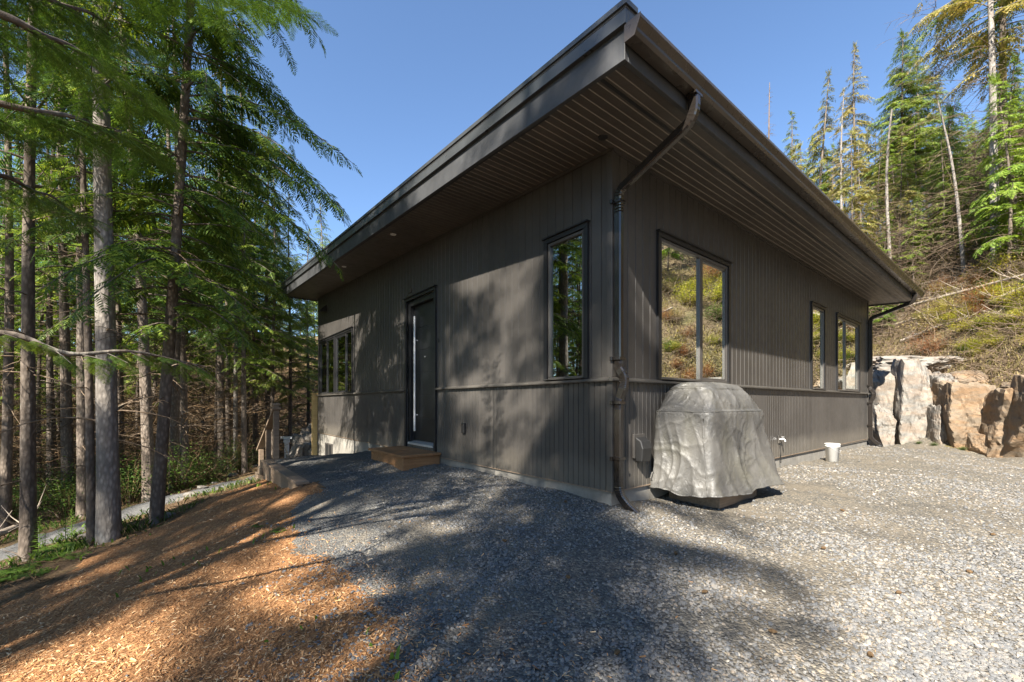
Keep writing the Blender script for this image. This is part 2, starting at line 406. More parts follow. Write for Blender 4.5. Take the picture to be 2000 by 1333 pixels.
# ------------------------------------------------------------------ terrain
HX, HY, HA = 1.014, 4.28, math.radians(38.7)
CU, SU = math.cos(HA), math.sin(HA)
def uv2w(u, v): return (HX+u*CU-v*SU, HY+u*SU+v*CU)
def w2uv(x, y):
    dx, dy = x-HX, y-HY
    return dx*CU+dy*SU, -dx*SU+dy*CU
CP = np.array([
 (0,0,-1.36),(0,2,-1.31),(2,2,-1.3),(1,3.5,-1.14),(0.9,4.2,-1.05),(4,3,-1.27),(-1,4,-1.17),(-1,5.8,-1.03),(2.2,4.4,-1.10),(5,7,-1.07),(7.2,9.0,-1.06),(9,10.3,-1.06),
 (8,6,-1.15),(9.6,9,-1.1),(6,4.5,-1.2),(3,-4,-1.45),(8,0,-1.35),(6,-8,-1.5),(9.6,5,-1.2),(9.8,0,-1.3),(10.3,-6,-1.4),(-0.6,3.0,-1.27),(-1.2,2,-1.38),
 (-2.2,2,-1.52),(-1.9,4,-1.30),(-2.6,3.3,-1.45),(-3,4.6,-1.36),(-3.3,5.9,-1.3),(-4.5,7.8,-1.4),(-4.2,3.5,-1.74),(-4.7,4.8,-1.69),(-4.9,5.8,-1.66),(-5.1,7.8,-1.6),(-3.3,1,-1.75),
 (-2.6,7.8,-1.05),(-1.5,7,-1.02),(-3.8,9.5,-1.45),(-5,11,-1.65),(-5.6,10,-1.7),(-6.2,12.7,-1.82),(-6.8,9,-1.92),(-7.3,7,-2.12),(-7.6,6,-2.25),(-8.6,4,-2.42),(-6,5.5,-1.98),(-5.6,4,-1.98),
 (-10,8,-2.5),(-12,14,-2.5),(-9,16,-2.2),(-16,10,-2.8),(-14,0,-3),(-6,-4,-2.3),(-8,20,-2),(-4,20,-1.8),(-10,30,0.2),(-20,25,-1.2),(-25,35,2.2),(0,30,0),(-10,45,7),(0,50,8),(-40,50,8),(-40,10,-2),(-30,-20,-3),(-4,-14,-2),
 (2,12,-1.6),(6,12,-1.1),(0,20,-1.5),(8,18,-1.0),(10.5,14,-0.9),
 (11.4,12.4,-1.0),(11.3,9.5,-1.05),(11.2,7.8,-1.05),(11.2,5,-1.1),(11.1,0,-1.2),(12.1,-6,-1.3),
 (12.9,13.6,0.95),(12.6,10.5,0.95),(12.5,8,1.0),(12.2,5,1.0),(12.6,0,1.0),(14,-6,1.2),
 (15.6,16,3.6),(15.8,12.5,4.0),(15.8,8,4.1),(16,0,4.2),(18.6,22,6.6),(20,10,7.2),(22,0,8.5),(28,25,12),(28,10,12.5),(30,-10,12),(14,22,2.6),(12,30,3),(25,45,12),(45,10,20),(45,50,20),(45,-30,18),(10,50,9),(8,-30,0)], dtype=float)
def _rb(P, Q): return np.sqrt(((P[:, None, :]-Q[None, :, :])**2).sum(2)+0.04)
_n = len(CP); _K = _rb(CP[:, :2], CP[:, :2]); _P = np.hstack([np.ones((_n, 1)), CP[:, :2]])
_A = np.zeros((_n+3, _n+3)); _A[:_n, :_n] = _K - 0.0*np.eye(_n); _A[:_n, _n:] = _P; _A[_n:, :_n] = _P.T
_W = np.linalg.solve(_A, np.concatenate([CP[:, 2], np.zeros(3)]))
def base_h(P):
    P = np.atleast_2d(np.asarray(P, dtype=float)); out = np.zeros(len(P))
    for i in range(0, len(P), 20000):
        q = P[i:i+20000]
        out[i:i+20000] = _rb(q, CP[:, :2]) @ _W[:_n] + np.hstack([np.ones((len(q), 1)), q]) @ _W[_n:]
    return out
def in_pad(u, v):
    return (u > -2.07) & (v > 3.55+0.35*np.clip(-u-1.0, 0, 1)*0) & (v < 6.35+0.28*(u+2.05)) & (u < 0.3)
PADZ = -1.06
def height(P):
    P = np.atleast_2d(np.asarray(P, dtype=float))
    z = base_h(P)
    u, v = w2uv(P[:, 0], P[:, 1])
    pz = np.where(v > 3.55, PADZ-0.02*np.clip(-u, 0, 3), -9)
    pz = PADZ-0.02*np.clip(-u, 0, 3)
    wv = np.clip((v-2.7)/0.9, 0, 1); wv = wv*wv*(3-2*wv)
    ok = (u > -2.07) & (v > 2.7) & (v < 6.35+0.28*(u+2.05)) & (u < 0.3)
    wu = np.where(v < 3.5, np.clip((u+2.7)/0.5, 0, 1), 1.0)
    z = np.where(ok | ((v > 2.7) & (v <= 3.5) & (u > -2.7) & (u < 0.3)), z+(np.maximum(z, pz)-z)*wv*wu, z)
    dist = np.hypot(P[:, 0], P[:, 1])
    amp = np.clip(0.012+0.0025*dist, 0, 0.10)
    x, y = P[:, 0], P[:, 1]
    wob = (np.sin(x*2.1+1.3*np.sin(y*1.7))*np.cos(y*2.6+np.sin(x*1.1))+0.5*np.sin(x*5.3+y*3.1)*np.cos(y*6.1-x*2.0))
    hill = np.clip((x-11.5)/3, 0, 1)
    return z+wob*amp*(1+1.2*hill)
def H(x, y): return float(height([(x, y)])[0])
def hit(px, py, y0=1.5, y1=60):
    """where the view ray through a pixel of the 2000 px photo meets the ground"""
    ys = np.linspace(y0, y1, 1500); xs = (px-1000)/F*ys; zs = (HZ-py)/F*ys
    g = height(np.stack([xs, ys], 1)); k = np.argmax(zs < g)
    return xs[k], ys[k], g[k]
def at(px, Y): return (px-1000)/F*Y

def axis(fine, lo, hi, g=1.09):
    a = [fine[0]]
    st = fine[1]-fine[0]
    while a[0] > lo: st *= g; a.insert(0, a[0]-st)
    b = list(fine[1:]); st = fine[-1]-fine[-2]
    while b[-1] < hi: st *= g; b.append(b[-1]+st)
    return np.array(a+b)
gx = axis(np.arange(-6.0, 6.6, 0.045), -75, 60)
gy = axis(np.concatenate([np.arange(1.2, 7.0, 0.045), np.arange(7.0, 14.0, 0.08)]), -45, 90)
XX, YY = np.meshgrid(gx, gy); GP = np.stack([XX.ravel(), YY.ravel()], 1)
GZ = height(GP)
fine_n = R.normal(0, 0.004, len(GZ)); GZ += np.where(np.hypot(GP[:, 0], GP[:, 1]) < 12, fine_n, 0)
nx, ny = len(gx), len(gy)
idx = np.arange(nx*ny).reshape(ny, nx)
Q = np.stack([idx[:-1, :-1], idx[:-1, 1:], idx[1:, 1:], idx[1:, :-1]], -1).reshape(-1, 4)
C = GP[Q].mean(1)

def nz(P, s, seed=0):
    x, y = P[:, 0]*s+seed, P[:, 1]*s-seed*1.7
    return (np.sin(x*1.9+2.1*np.sin(y*1.3))+np.sin(y*2.3+1.7*np.sin(x*1.6))+0.7*np.sin(x*5.1+y*4.3)*np.sin(y*6.7-x*3.1)+0.4*np.sin(x*13+y*9)*np.sin(y*15-x*7))/3.0
def interp_poly(y, pts):
    pts = sorted(pts, key=lambda p: p[1]); return np.interp(y, [p[1] for p in pts], [p[0] for p in pts])
GRAVEL_EDGE = [(0.4, -14), (0.1, -4), (-0.1, 0.5), (-0.5, 2.0), (-0.85, 2.7), (-1.2, 3.2), (-1.8, 3.7), (-2.45, 4.5), (-2.6, 5.0), (-2.55, 5.4)]
MULCH_EDGE = [(-5, -14), (-4.4, 0), (-4.3, 3.0), (-4.35, 3.6), (-4.6, 4.6), (-4.68, 5.5), (-4.85, 6.8), (-4.95, 8.1)]
PATH = [(-10.5, 1.5), (-8.6, 4.0), (-7.5, 6.1), (-7.2, 7.4), (-6.9, 9.0), (-6.1, 10.2), (-5.6, 11.4), (-6.6, 13.5), (-7.8, 17)]
def seg_dist(P, line):
    d = np.full(len(P), 1e9)
    for a, b in zip(line[:-1], line[1:]):
        a = np.array(a); b = np.array(b); t = np.clip(((P-a) @ (b-a))/((b-a) @ (b-a)), 0, 1)
        d = np.minimum(d, np.hypot(*(P-(a+t[:, None]*(b-a))).T))
    return d
def classify(P):
    """0 forest 1 gravel 2 mulch 3 path 4 hillside"""
    x, y = P[:, 0], P[:, 1]; u, v = w2uv(x, y)
    n = nz(P, 2.0, 3)*0.14+nz(P, 7.0, 9)*0.05
    cls = np.zeros(len(P), dtype=int)
    ge = interp_poly(y, GRAVEL_EDGE)
    me = interp_poly(y, MULCH_EDGE)
    grav = ((x > ge+n) & (y < 5.6)) | in_pad(u, v) | ((u > -1.9) & (y >= 5.4) & (v < 6.6))
    mul = (~grav) & (x > me+n) & (y < 8.3+n) & (y > -14) & (u < -1.95)
    cls[mul] = 2
    cls[grav & (x < 11.0+n*2) & (y < 17)] = 1
    cls[(seg_dist(P, PATH)+n*0.5 < 0.62) & (cls == 0)] = 3
    cls[(x > 10.6+n*2) & (cls != 1)] = 4
    cls[(x > 11.3)] = 4
    cls[(cls == 1) & (y > 14.5)] = 0
    return cls
cl = classify(C)
for k, (nm, mt) in enumerate([('forest_ground', 'forest'), ('gravel_drive', 'gravel'), ('mulch_bed', 'mulch'), ('path', 'pathm'), ('hillside', 'hill')]):
    q = Q[cl == k]
    us, inv = np.unique(q, return_inverse=True)
    o = np_mesh(nm, np.column_stack([GP[us], GZ[us]]), inv.reshape(-1, 4), M[mt], smooth=True)
    tag(o, {0: 'brown shaded forest floor under the conifers', 1: 'grey crushed gravel parking area round the house', 2: 'sloping bed of orange wood mulch left of the gravel',
            3: 'pale gravel footpath winding below the mulch bed', 4: 'dry brown hillside rising behind the rock face'}[k], kind='structure')

# ------------------------------------------------------------------ scattered stones and chips (uncountable)
def rough_rock_mesh(name, seed, mat):
    rs = np.random.RandomState(seed)
    import bmesh
    bm = bmesh.new(); bmesh.ops.create_icosphere(bm, subdivisions=1, radius=1)
    pl = rs.normal(size=(7, 3)); pl /= np.linalg.norm(pl, axis=1)[:, None]; dd = rs.uniform(0.55, 0.95, 7)
    for v in bm.verts:
        d = np.array(v.co.normalized()); dots = pl @ d
        r = min([1.0]+[dd[i]/dots[i] for i in range(7) if dots[i] > 0.05])
        v.co = Vector(d*r)
    me = bpy.data.meshes.new(name); bm.to_mesh(me); bm.free(); me.materials.append(mat)
    return me
def scatter(name, pts, scl, rot, rv, meshes, label, cat, parent_kind='stuff'):
    me = bpy.data.meshes.new(name)
    n = len(pts); me.vertices.add(n); me.vertices.foreach_set('co', np.asarray(pts, dtype=np.float32).ravel())
    for an, ty, arr in (('scl', 'FLOAT_VECTOR', scl), ('rot', 'FLOAT_VECTOR', rot), ('rv', 'FLOAT', rv), ('pick', 'INT', R.randint(0, len(meshes), n))):
        a = me.attributes.new(an, ty, 'POINT')
        a.data.foreach_set('vector' if ty == 'FLOAT_VECTOR' else 'value', np.asarray(arr, dtype=np.int32 if ty == 'INT' else np.float32).ravel())
    o = bpy.data.objects.new(name, me); COL.objects.link(o)
    g = bpy.data.node_groups.new(name+'_nodes', 'GeometryNodeTree')
    g.interface.new_socket('Geometry', in_out='INPUT', socket_type='NodeSocketGeometry')
    g.interface.new_socket('Geometry', in_out='OUTPUT', socket_type='NodeSocketGeometry')
    gi = g.nodes.new('NodeGroupInput'); go = g.nodes.new('NodeGroupOutput')
    cur = gi.outputs[0]
    join = g.nodes.new('GeometryNodeJoinGeometry')
    def attr(nm, ty):
        a = g.nodes.new('GeometryNodeInputNamedAttribute'); a.data_type = ty; a.inputs['Name'].default_value = nm; return a.outputs['Attribute']
    for k, mm in enumerate(meshes):
        ob = bpy.data.objects.new(name+'_piece', mm)      # not linked: only its mesh is used
        oi = g.nodes.new('GeometryNodeObjectInfo'); oi.inputs['Object'].default_value = ob
        ip = g.nodes.new('GeometryNodeInstanceOnPoints')
        cmp_ = g.nodes.new('FunctionNodeCompare'); cmp_.data_type = 'INT'; cmp_.operation = 'EQUAL'
        g.links.new(attr('pick', 'INT'), cmp_.inputs[2]); cmp_.inputs[3].default_value = k
        g.links.new(cmp_.outputs[0], ip.inputs['Selection'])
        g.links.new(cur, ip.inputs['Points']); g.links.new(oi.outputs['Geometry'], ip.inputs['Instance'])
        e2r = g.nodes.new('FunctionNodeEulerToRotation'); g.links.new(attr('rot', 'FLOAT_VECTOR'), e2r.inputs[0])
        g.links.new(e2r.outputs[0], ip.inputs['Rotation']); g.links.new(attr('scl', 'FLOAT_VECTOR'), ip.inputs['Scale'])
        g.links.new(ip.outputs[0], join.inputs[0])
    g.links.new(join.outputs[0], go.inputs[0])
    md = o.modifiers.new('scatter', 'NODES'); md.node_group = g
    tag(o, label, cat, kind=parent_kind)
    return o
def view_points(n, ymin, ymax, power=1.6, xmax=7.5, margin=1.0):
    """points in the seen ground, denser near the camera"""
    t = R.rand(n); Y = (ymin**(1-power)+t*(ymax**(1-power)-ymin**(1-power)))**(1/(1-power))
    X = (R.rand(n)*2-1)*(1.217*Y+margin)
    P = np.stack([X, Y], 1); return P
def outside_house(P, m=0.02):
    u, v = w2uv(P[:, 0], P[:, 1]); return ~((u > -m) & (v > -m) & (u < 10.4) & (v < 11.3))
stones = [rough_rock_mesh('stone_mesh', s, M['stone']) for s in range(5)]
P = view_points(210000, 1.6, 13, 1.6)
c = classify(P); e_ = P[:, 0]-interp_poly(P[:, 1], GRAVEL_EDGE); P = P[((c == 1) & (R.rand(len(P)) < np.clip(0.35+e_*0.8, 0, 1)) | (c == 2) & (P[:, 1] < 5.6) & (R.rand(len(P)) < 0.6*np.exp(np.minimum(0, e_)/0.28))) & outside_house(P)]
P = P[(nz(P, 0.55, 5)*1.3+0.5*nz(P, 2.1, 2)+R.normal(0, .35, len(P)) > -0.2)]
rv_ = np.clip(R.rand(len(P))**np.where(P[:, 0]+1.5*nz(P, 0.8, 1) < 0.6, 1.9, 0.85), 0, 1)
n = len(P); s = np.clip(R.lognormal(math.log(0.0082), 0.35, n), 0.004, 0.02)*(0.85+0.05*P[:, 1])
z = height(P)+s*0.15
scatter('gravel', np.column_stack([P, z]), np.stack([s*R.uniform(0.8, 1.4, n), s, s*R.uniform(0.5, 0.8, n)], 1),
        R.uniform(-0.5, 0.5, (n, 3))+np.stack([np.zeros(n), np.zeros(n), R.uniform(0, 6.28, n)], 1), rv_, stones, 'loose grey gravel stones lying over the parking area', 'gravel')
P = view_points(150000, 1.6, 9.0, 1.7)
c = classify(P); e_ = P[:, 0]-interp_poly(P[:, 1], GRAVEL_EDGE); P = P[(c == 2) | (c == 1) & (P[:, 1] < 5.6) & (R.rand(len(P)) < 0.5*np.exp(-np.maximum(0, e_)/0.3))]
n = len(P); z = height(P)+0.006
def chip_mesh(s):
    rs = random.Random(s); a = 1; b = rs.uniform(0.13, 0.3); h = 0.06
    m = bpy.data.meshes.new('chip_mesh')
    vs = [(-a, -b, 0), (a*rs.uniform(.6, 1), -b*.6, 0.02), (a, b*.5, 0.05), (-a*.8, b, 0), (-a, -b*.7, h), (a*.7, -b*.5, h), (a, b*.4, h+.04), (-a*.8, b*.7, h)]
    m.from_pydata(vs, [], [(3, 2, 1, 0), (4, 5, 6, 7), (0, 1, 5, 4), (1, 2, 6, 5), (2, 3, 7, 6), (3, 0, 4, 7)]); m.materials.append(M['chip']); return m
s = np.clip(R.lognormal(math.log(0.0092), 0.42, n), 0.004, 0.022)
scatter('wood_chips', np.column_stack([P, z]), np.stack([s, s, s], 1), np.stack([R.normal(0, .35, n), R.normal(0, .35, n), R.uniform(0, 6.28, n)], 1), R.rand(n),
        [chip_mesh(i) for i in range(4)], 'orange wood chips covering the mulch bed', 'mulch')

# ------------------------------------------------------------------ the house (local: x = u along the gutter wall, y = v along the door wall, z from siding bottom)
house = empty('house', (HX, HY, -0.9), HA)
tag(house, 'dark board-clad single-storey house with a sloping flat roof and deep eaves', 'house')
LU, LV = 10.35, 11.26
S0, SM = 3.493, 0.058
def zs(v): return S0+SM*v
BELT0, BELT1 = 1.125, 1.165
# openings: (a, b, z0, z1)
OPR = [(0.86, 2.54, BELT1, 2.80), (6.05, 6.78, BELT1, 2.78), (7.68, 9.42, BELT1, 2.78)]
OPL = [(0.355, 0.93, BELT1, 2.79), (3.72, 4.83, 0.13, 2.83), (8.0, 9.38, BELT1, 2.74), (9.52, 11.0, BELT1, 2.74)]

def siding(name, axis_, length, z0, ztop, pitch, openings, off=0.0, groove=True, mat='siding', flip=False, z0b=None):
    """vertical boards with grooves; axis 'u' = gutter wall (faces -v), 'v' = door wall (faces -u)"""
    pos = []
    g, dep = 0.007, 0.014
    if groove:
        k = 0.0
        while k < length-1e-6:
            b = min(k+pitch, length)
            pos += [(k, dep), (k+g, 0.0)]
            if b-g > k+g: pos.append((b-g, 0.0))
            k = b
        pos.append((length, dep))
        cuts = []
        for a, b, _, _ in openings: cuts += [a, b]
        for c_ in cuts:
            for i in range(len(pos)-1):
                if pos[i][0] < c_ < pos[i+1][0]:
                    t = (c_-pos[i][0])/(pos[i+1][0]-pos[i][0]); pos.insert(i+1, (c_, pos[i][1]*(1-t)+pos[i+1][1]*t)); break
    else:
        xs = sorted(set([0.0, length]+[c_ for o_ in openings for c_ in o_[:2]])); pos = [(x, 0.0) for x in xs]
    V = []; Fq = []
    def P(t, d, z):
        return (t, -off+d, z) if axis_ == 'u' else (-off+d, t, z)
    for (a, da), (b, db) in zip(pos[:-1], pos[1:]):
        mid = (a+b)/2
        za = z0 if z0b is None else z0+(z0b-z0)*mid/length
        spans = [(za, None)]
        for oa, ob, oz0, oz1 in openings:
            if oa < mid < ob:
                ns = []
                for s0, s1 in spans:
                    if oz0 > s0 and (s1 is None or oz0 < s1): ns.append((s0, oz0))
                    ns.append((oz1, s1)) if (s1 is None or oz1 < s1) else None
                    if oz0 <= s0 and False: pass
                spans = ns if ns else []
                # drop a lower span when the opening starts at or below the bottom
        for s0, s1 in spans:
            ta = ztop(a) if s1 is None else s1; tb = ztop(b) if s1 is None else s1
            if ta <= s0: continue
            n = len(V); V += [P(a, da, s0), P(b, db, s0), P(b, db, tb), P(a, da, ta)]
            Fq.append((n, n+1, n+2, n+3) if (axis_ == 'u') != flip else (n+3, n+2, n+1, n))
    return np_mesh(name, V, np.array(Fq), M[mat], house)
siding('siding', 'u', LU, BELT1, lambda t: zs(0)-0.005, 0.135, OPR)
siding('siding', 'u', LU, 0.0, lambda t: BELT0, 0.0755, [], z0b=-0.05)
siding('siding', 'v', LV, BELT1, lambda t: zs(t)-0.005, 0.135, OPL)
siding('siding', 'v', LV, 0.0, lambda t: BELT0, 0.0755, [o for o in OPL if o[2] < 1])
b = MB()      # far walls, closing the box
b.box(LU-0.02, LU, 0.012, LV, 0, zs(0)); b.box(0.012, LU-0.022, LV-0.02, LV, 0, zs(LV)-0.02)
b.build('rear_wall', M['siding'], house)
# corner boards
for q0, q1 in ((0.0, BELT0-0.003), (BELT1+0.002, zs(0)-0.01)):
    b = MB(); b.prism([(-0.013, -0.014), (0.05, -0.014), (0.05, 0.0), (0.0, 0.0), (0.0, 0.05), (-0.013, 0.05)], 'z', q0, q1); b.build('corner_board', M['siding'], house, bevel=0.002)
b = MB(); b.box(LU-0.05, LU+0.012, -0.014, -0.001, 0, zs(0)-0.01); b.build('corner_board', M['siding'], house, bevel=0.002)
# belt course: sloped ledge
prof = [(0.0, BELT0), (-0.05, BELT0), (-0.054, BELT0+0.012), (-0.05, BELT1-0.012), (0.0, BELT1+0.004)]
b = MB()
b.prism([(y, z) for y, z in prof], 'x', -0.052, LU+0.02)
for a, c_ in ((0.003, OPL[1][0]-0.07), (OPL[1][1]+0.07, LV+0.02)):
    b.prism([(x, z) for x, z in prof], 'y', a, c_)
b.build('belt_ledge', M['belt'], house)
# concrete foundation
b = MB(); b.box(0.02, LU-0.01, 0.02, 0.2, -0.9, 0.0); b.box(0.02, 0.2, 0.2, LV-0.01, -1.6, 0.0); b.box(LU-0.2, LU-0.01, 0.2, LV-0.01, -0.9, 0.0)
f = b.build('foundation', M['concrete'], house)
b = MB()      # drip edge under the siding
b.box(-0.004, LU, -0.006, 0.019, -0.012, -0.001); b.box(-0.006, 0.019, 0.02, LV, -0.012, -0.001)
b.build('drip_edge', M['oldwood'], house)
# crawl-space window in the foundation (far left)
v0, v1 = 9.75, 10.45
b = MB(); b.box(-0.01, 0.019, v0, v1, -0.73, -0.69); b.box(-0.01, 0.019, v0, v1, -0.30, -0.26); b.box(-0.01, 0.019, v0, v0+0.05, -0.69, -0.30); b.box(-0.01, 0.019, v1-0.05, v1, -0.69, -0.30)
b.box(-0.008, 0.019, (v0+v1)/2-0.02, (v0+v1)/2+0.02, -0.69, -0.30)
cw = b.build('crawl_space_window', M['vinyl'], house)
b = MB(); b.box(0.004, 0.018, v0+0.05, v1-0.05, -0.69, -0.30); b.build('pane', M['black'], cw)

# interior lining (walls seen through the glass)
siding('interior_wall', 'u', LU-0.02, 0.02, lambda t: zs(0), 1, [(a, b_, z0, z1) for a, b_, z0, z1 in OPR], off=-0.16, groove=False, mat='drywall', flip=True)
siding('interior_wall', 'v', LV-0.02, 0.02, lambda t: zs(t), 1, OPL, off=-0.16, groove=False, mat='drywall', flip=True)
b = MB(); b.box(0.17, LU-0.03, 0.17, LV-0.03, 0.12, 0.16); b.build('interior_floor', M['floor_in'], house)
b = MB(); b.box(3.6, 3.7, 0.17, 4.2, 0.16, 3.4); b.box(0.17, 6.6, 5.0, 5.1, 0.16, 3.4); b.box(5.4, 5.5, 0.17, 5.0, 0.16, 3.4); b.build('partition', M['drywall'], house)
b = MB(); b.box(2.7, 3.5, 0.6, 0.66, 1.2, 3.2); b.build('interior_panel', M['cedar'], house)

# windows ------------------------------------------------------
def Mw(axis_):
    """local frame of a wall: x along the wall, y outwards, z up"""
    if axis_ == 'u': return Matrix(((1, 0, 0, 0), (0, -1, 0, 0), (0, 0, 1, 0), (0, 0, 0, 1)))
    return Matrix(((0, -1, 0, 0), (1, 0, 0, 0), (0, 0, 1, 0), (0, 0, 0, 1)))
def window(axis_, a, b_, z0, z1, mull=(), tapes=(), label=None, vm='vinyl'):
    T = Mw(axis_)
    root = MB(); fw = 0.035; y0, y1 = -0.03, 0.012
    a2, b2, zz0, zz1 = a+0.004, b_-0.004, z0+0.002, z1-0.004
    root.box(a2, b2, y0, y1, zz0, zz0+fw, T); root.box(a2, b2, y0, y1, zz1-fw, zz1, T)
    root.box(a2, a2+fw, y0, y1, zz0+fw, zz1-fw, T); root.box(b2-fw, b2, y0, y1, zz0+fw, zz1-fw, T)
    for m_ in mull: root.box(m_-0.03, m_+0.03, y0, y1-0.002, zz0+fw, zz1-fw, T)
    wdw = root.build('window', M[vm], house, bevel=0.003)
    if label: wdw['label'] = label
    edges = [a2+fw]+[e for m_ in mull for e in (m_-0.03, m_+0.03)]+[b2-fw]
    for i in range(0, len(edges), 2):
        e0, e1 = edges[i], edges[i+1]
        if i and len(edges) == 4:        # casement sash on the second light
            sb = MB(); sw = 0.03
            for q in ((e0, e1, zz0+fw, zz0+fw+sw), (e0, e1, zz1-fw-sw, zz1-fw), (e0, e0+sw, zz0+fw+sw, zz1-fw-sw), (e1-sw, e1, zz0+fw+sw, zz1-fw-sw)):
                sb.box(q[0], q[1], -0.025, 0.002, q[2], q[3], T)
            sb.build('sash', M[vm], wdw, bevel=0.002)
            e0 += sw; e1 -= sw; g0 = zz0+fw+sw; g1 = zz1-fw-sw
        else: g0 = zz0+fw; g1 = zz1-fw
        gb = MB(); gb.box(e0, e1, -0.022, -0.016, g0, g1, T); gb.build('pane', M['glass'], wdw)
    for (ta, tb, tz0, tz1) in tapes:
        tb_ = MB(); tb_.box(ta, tb, -0.030, -0.0235, tz0, tz1, T); tb_.build('tape', M['tape'], wdw)
    c = MB(); tw = 0.055        # flat black casing standing proud of the boards, with a head cap
    c.box(a-tw, a, -0.0, 0.028, z0, z1, T); c.box(b_, b_+tw, 0.0, 0.028, z0, z1, T); c.box(a-tw, b_+tw, 0.0, 0.030, z1+0.001, z1+0.05, T)
    c.box(a-tw-0.012, b_+tw+0.012, 0.0, 0.055, z1+0.051, z1+0.068, T)
    c.build('casing', M['trim'], wdw)
    s = MB(); s.box(a-0.01, b_+0.01, 0.0, 0.06, z0+0.006, z0+0.016, T); s.build('sill', M['belt'], wdw)
    j = MB()
    j.box(a-0.001, a+0.012, -0.16, -0.031, z0, z1, T); j.box(b_-0.012, b_+0.001, -0.16, -0.031, z0, z1, T); j.box(a+0.012, b_-0.012, -0.16, -0.031, z1-0.012, z1, T); j.box(a+0.012, b_-0.012, -0.16, -0.031, z0, z0+0.012, T)
    j.build('jamb', M['drywall'], wdw)
    return wdw
window('u', *OPR[0], mull=(1.80,), tapes=[(0.905, 0.99, 2.55, 2.74), (0.905, 0.97, 2.2, 2.3), (0.905, 1.0, 1.75, 2.05)], label='large two-light window beside the grill')
window('u', *OPR[1], label='narrow single window')
window('u', *OPR[2], mull=(8.32,), label='two-light window nearest the far downspout')
window('v', *OPL[0], label='tall narrow window next to the house corner')
window('v', *OPL[2], mull=(8.52,), label='window of the door wall nearer to the door', vm='trim'); window('v', *OPL[3], mull=(10.25,), label='window of the door wall at the far corner', vm='trim')

# door ---------------------------------------------------------
T = Mw('v'); a, b_, z0, z1 = OPL[1]
dm = MB(); dm.box(a+0.10, b_-0.10, -0.15, -0.105, z0+0.07, z1-0.10, T)
# shallow horizontal grooves between raised panels
hh = (z1-0.10-z0-0.07)/6
for k in range(6):
    dm.box(a+0.105, b_-0.105, -0.105, -0.099, z0+0.075+k*hh, z0+0.07+(k+1)*hh-0.006, T)
door = dm.build('door', M['door'], house, bevel=0.002)
fr = MB(); fr.box(a+0.004, a+0.10, -0.16, -0.02, z0, z1-0.004, T); fr.box(b_-0.10, b_-0.004, -0.16, -0.02, z0, z1-0.004, T); fr.box(a+0.10, b_-0.10, -0.16, -0.02, z1-0.10, z1-0.004, T)
fr.build('door_frame', M['trim'], house)
cs = MB(); cs.box(a-0.06, a+0.004, 0, 0.03, z0-0.13, z1, T); cs.box(b_-0.004, b_+0.06, 0, 0.03, z0-0.13, z1, T); cs.box(a-0.06, b_+0.06, 0, 0.032, z1+0.001, z1+0.05, T); cs.box(a-0.075, b_+0.075, 0, 0.06, z1+0.051, z1+0.07, T)
cs.build('door_casing', M['trim'], house)
th = MB(); th.prism([(-0.16, z0), (0.02, z0), (0.02, z0+0.035), (-0.10, z0+0.065), (-0.16, z0+0.065)], 'x', 0, 1)
th.v = [tuple(T @ Vector((a+0.06+x*(b_-a-0.12), y, z))) for x, y, z in th.v]
th.build('threshold', M['alu'], house)
hd = MB(); hv = b_-0.24; c0 = (0.065, hv)
hd.lathe([(0.0, z0+0.25), (0.021, z0+0.25), (0.021, z1-0.30), (0.0, z1-0.30)], c=(0.04, hv, 0), n=12)
for zz in (z0+0.55, z1-0.75):
    hd.sweep([(0.04, hv, zz), (0.105, hv, zz)], CIRC(10, 0.012))
hd.build('handle', M['steel'], door, smooth=False)
ph = MB(); ph.sweep([(0.085, (a+b_)/2, z0+1.62), (0.10, (a+b_)/2, z0+1.62)], CIRC(10, 0.012)); ph.build('peephole', M['steel'], door)
sp = MB(); sp.box(0.02, 0.05, a+0.05, b_-0.05, -0.08, 0.13); sp.build('door_sill_panel', M['siding'], house)

# roof ---------------------------------------------------------
RU0, RU1, RV0, RV1 = -0.90, 10.95, -0.82, 11.65
V = []; Fq = []
def sf(u, v, d): return (u, v, zs(v)+d)
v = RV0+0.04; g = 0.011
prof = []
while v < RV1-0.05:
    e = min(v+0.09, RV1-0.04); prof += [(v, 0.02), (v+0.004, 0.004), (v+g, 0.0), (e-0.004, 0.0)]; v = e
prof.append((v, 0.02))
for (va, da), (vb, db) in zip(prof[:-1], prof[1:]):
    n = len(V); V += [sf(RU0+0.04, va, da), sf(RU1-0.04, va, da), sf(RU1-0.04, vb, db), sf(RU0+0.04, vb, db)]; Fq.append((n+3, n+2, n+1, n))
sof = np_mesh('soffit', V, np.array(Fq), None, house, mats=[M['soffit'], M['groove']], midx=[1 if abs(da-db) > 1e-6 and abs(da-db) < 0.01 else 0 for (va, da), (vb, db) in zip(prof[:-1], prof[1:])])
def slope_box(mb, u0, u1, v0_, v1_, d0, d1):
    vs = [(u, v_, zs(v_)+d) for d in (d0, d1) for u, v_ in ((u0, v0_), (u1, v0_), (u1, v1_), (u0, v1_))]
    return mb.add(vs, [(3, 2, 1, 0), (4, 5, 6, 7), (0, 1, 5, 4), (1, 2, 6, 5), (2, 3, 7, 6), (3, 0, 4, 7)])
b = MB(); slope_box(b, 0.0, LU, 0.0, LV, 0.012, 0.10); slope_box(b, RU0+0.05, RU1-0.05, RV0+0.05, RV1-0.05, 0.11, 0.30)
b.build('roof_deck', M['roofing'], house)
b = MB(); slope_box(b, RU0-0.03, RU1+0.03, RV0-0.03, RV1+0.03, 0.315, 0.33); b.build('roofing', M['roofing'], house)
FB, FT = -0.03, 0.215
